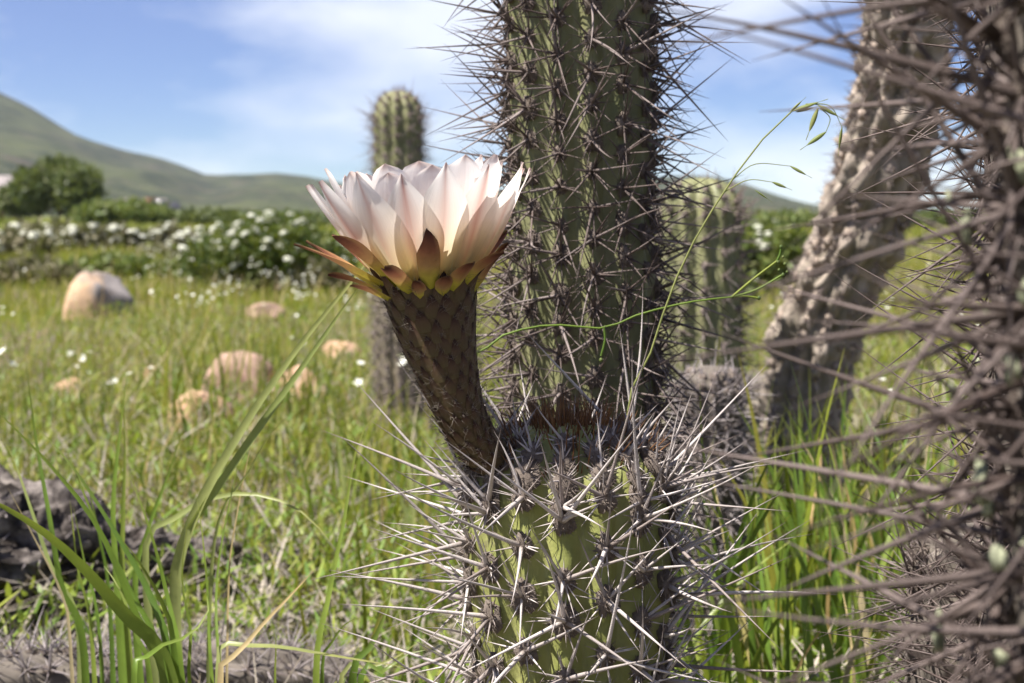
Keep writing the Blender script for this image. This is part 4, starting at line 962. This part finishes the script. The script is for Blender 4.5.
def shrub(name, label, px, py, wpx, hpx, n, leaf, mat, nlobes=5, heads=0, head_r=0.03, group=None, D=None, seed=1, cat='shrub', base_gap=0.25, head_low=0):
    global rng
    rng = np.random.default_rng(seed)
    p = G(px, py) if D is None else Vector(on_ground(px, D, 0)); Y = p.y; w = wpx * Y / FPX / 2; h = hpx * Y / FPX
    root = empty(name, p, label, cat, group); lobes = []
    for i in range(nlobes):
        fx_ = (i + 0.5) / nlobes * 2 - 1 + rng.normal(0, 0.12); e = 1 - 0.35 * fx_ * fx_
        lobes.append((p.x + fx_ * w * 0.72, p.y + rng.normal(0, 0.35) * w * 0.6, p.z + h * (0.5 + base_gap * 0.3) * e + rng.normal(0, 0.04) * h, w * rng.uniform(0.34, 0.5) * (1.7 if nlobes < 3 else 1), w * rng.uniform(0.35, 0.5), h * rng.uniform(0.34, 0.44) * e))
    leaves('crown', crown_points(n, lobes), leaf, mat, root); limbs(root, p, lobes, M['wood'], max(0.006, w * 0.03))
    for i in range(heads):
        l = lobes[int(rng.integers(nlobes))]; low = i < head_low
        d = nrm(rng.normal(0, 1, 3) + np.array([0, -0.35, -0.3 if low else 0.9])); q = np.array(l[:3]) + d * np.array(l[3:]) * rng.uniform(0.92, 1.12)
        o = bpy.data.objects.new('flower_head', FH); o.location = Vector(q) - p; k = head_r * rng.uniform(0.7, 1.25); o.scale = (k, k, k * 0.9); o.rotation_euler = (rng.normal(0, 0.3) + 0.3, rng.normal(0, 0.3), rng.uniform(0, 6.28)); link(o, root)
    return root
shrub('flowering_shrub', 'dark green shrub topped with many round white flower heads left of the big flower', 268, 290, 175, 84, 11000, 0.045, M['shrub'], 7, 95, 0.026, 'white-flowered shrubs', seed=51, head_low=26)
shrub('flowering_shrub', 'thin low shrub with white flowers beside the dark flowering shrub', 196, 268, 60, 44, 1200, 0.05, M['shrub_grey'], 3, 22, 0.035, 'white-flowered shrubs', seed=52)
for i, (px, py, wp, hp) in enumerate([(16, 262, 90, 40), (-50, 258, 90, 44), (85, 256, 70, 28), (118, 252, 60, 26), (60, 250, 60, 26), (165, 247, 50, 20)]):
    shrub('grey_shrub', 'greyish shrub with a loose band of white flower heads in front of the trees', px, py, wp, hp, 1500, 0.09, M['shrub_grey'], 4, 20, 0.055, 'pale flowering shrubs before the trees', seed=60 + i)
for i, (px, py, wp, hp, m) in enumerate([(118, 283, 110, 24, 'shrub_light'), (180, 262, 80, 20, 'shrub_grey'), (30, 288, 90, 26, 'shrub_grey'), (330, 292, 70, 34, 'shrub_grey')]):
    shrub('low_bush', ['low bright green bush in the grass just behind the boulder', 'low brownish bush between the boulder and the dark flowering shrub', 'low grey-green bush in grass beside the boulder', 'low straggly grey bush at the foot of the dark flowering shrub'][i], px, py, wp, hp, 2600, 0.06, M[m], 5, 0, group='low bushes behind the boulder', seed=70 + i)
shrub('yellow_shrub', 'yellow-green shrub with a few white flowers in front of the leaning trunk', 772, 300, 90, 80, 3600, 0.05, M['shrub_light'], 4, 16, 0.026, seed=81)
shrub('olive_shrub', 'rounded olive shrub behind the stout cactus', 690, 305, 120, 62, 3000, 0.06, M['shrub_light'], 5, 6, 0.03, seed=82)
for i, (px, D, wp, hp, lab) in enumerate([(765, 2.7, 150, 120, 'straggly grey dry brush left of the leaning trunk'), (868, 2.5, 120, 95, 'straggly grey dry brush right of the leaning trunk'), (660, 2.4, 110, 80, 'straggly grey dry brush behind the tall dark-spined column')]):
    shrub('dry_brush', lab, px, 0, wp, hp, 3800, 0.034, M['litter' if i != 1 else 'shrub_grey'], 5, 0, D=D, seed=150 + i, cat='brush', group='dry brush among the cacti')
shrub('round_tree', 'rounded dark olive tree in front of the mountain', 58, 0, 104, 62, 11000, 0.34, M['tree'], 4, D=80, seed=90, cat='tree', group='trees before the mountain', base_gap=0.4)
shrub('round_tree', 'low wide light green tree right of the rounded dark one', 120, 0, 100, 26, 5000, 0.3, M['shrub_light'], 5, D=72, seed=91, cat='tree', group='trees before the mountain')
shrub('round_tree', 'pointed dark tree crowning the rounded olive tree group', 84, 0, 42, 60, 4500, 0.3, M['tree'], 2, D=84, seed=92, cat='tree', group='trees before the mountain', base_gap=0.5)
shrub('round_tree', 'small dark tree at the meadow edge by the pale-roofed house', 22, 0, 50, 42, 3500, 0.3, M['tree'], 3, D=82, seed=93, cat='tree', group='trees before the mountain')
for i, (px, wp, hp, D) in enumerate([(205, 120, 16, 75), (280, 110, 14, 78), (345, 120, 15, 70), (-60, 110, 30, 70), (640, 160, 18, 70), (760, 160, 20, 66), (900, 200, 22, 70), (1020, 200, 24, 72), (470, 160, 15, 75)]):
    shrub('hedge_bush', 'low wide green bush in the row along the foot of the mountain', px, 0, wp, hp, 2200, 0.3, M['shrub_light' if i % 2 else 'tree'], 6, D=D, seed=110 + i, group='bushes along the foot of the mountain')

def house(label, px, D, w, hw, hr, roof):
    x = (px - 512) / FPX * D; root = empty('house', (x, D, float(gz(x, D)) - 0.2), label, 'house')
    def box(name, x0, x1, y0, y1, z0, z1, mat, par):
        vs_ = [(a, b_, c) for c in (z0, z1) for b_ in (y0, y1) for a in (x0, x1)]
        return obj(name, meshdata(name, vs_, [(0, 2, 3, 1), (4, 5, 7, 6), (0, 1, 5, 4), (2, 6, 7, 3), (0, 4, 6, 2), (1, 3, 7, 5)], mat, smooth=False), par)
    box('wall', -w / 2, w / 2, 0, w * 0.7, 0, hw, M['plaster'], root)
    e = 0.35
    V = [(-w / 2 - e, -e, hw), (w / 2 + e, -e, hw), (w / 2 + e, w * .7 + e, hw), (-w / 2 - e, w * .7 + e, hw), (-w / 2 - e, w * .35, hw + hr), (w / 2 + e, w * .35, hw + hr)]
    obj('roof', meshdata('roof', V + [(a, b_, c - 0.12) for a, b_, c in V[:4]], [np.array([(0, 1, 5, 4), (2, 3, 4, 5), (6, 9, 8, 7), (0, 6, 7, 1), (1, 7, 8, 2), (2, 8, 9, 3), (3, 9, 6, 0)]), np.array([(1, 2, 5), (3, 0, 4)])], roof, smooth=False), root)
    box('door', w * 0.05, w * 0.05 + 0.9, -0.06, 0.03, 0.1, 2.1, M['door'], root)
    for k in (-0.32, 0.32):
        wd = box('window', w * k - 0.6, w * k + 0.6, -0.05, 0.02, 1.0, 2.0, M['plaster'], root); box('pane', w * k - 0.5, w * k + 0.5, -0.07, -0.052, 1.1, 1.9, M['glass'], wd)
house('low house with a dark slate roof at the foot of the mountain', 143, 130, 4.6, 1.0, 0.75, M['roof'])
house('house with a pale roof half hidden left of the trees', -8, 125, 3.4, 2.3, 1.5, M['roof_pale'])
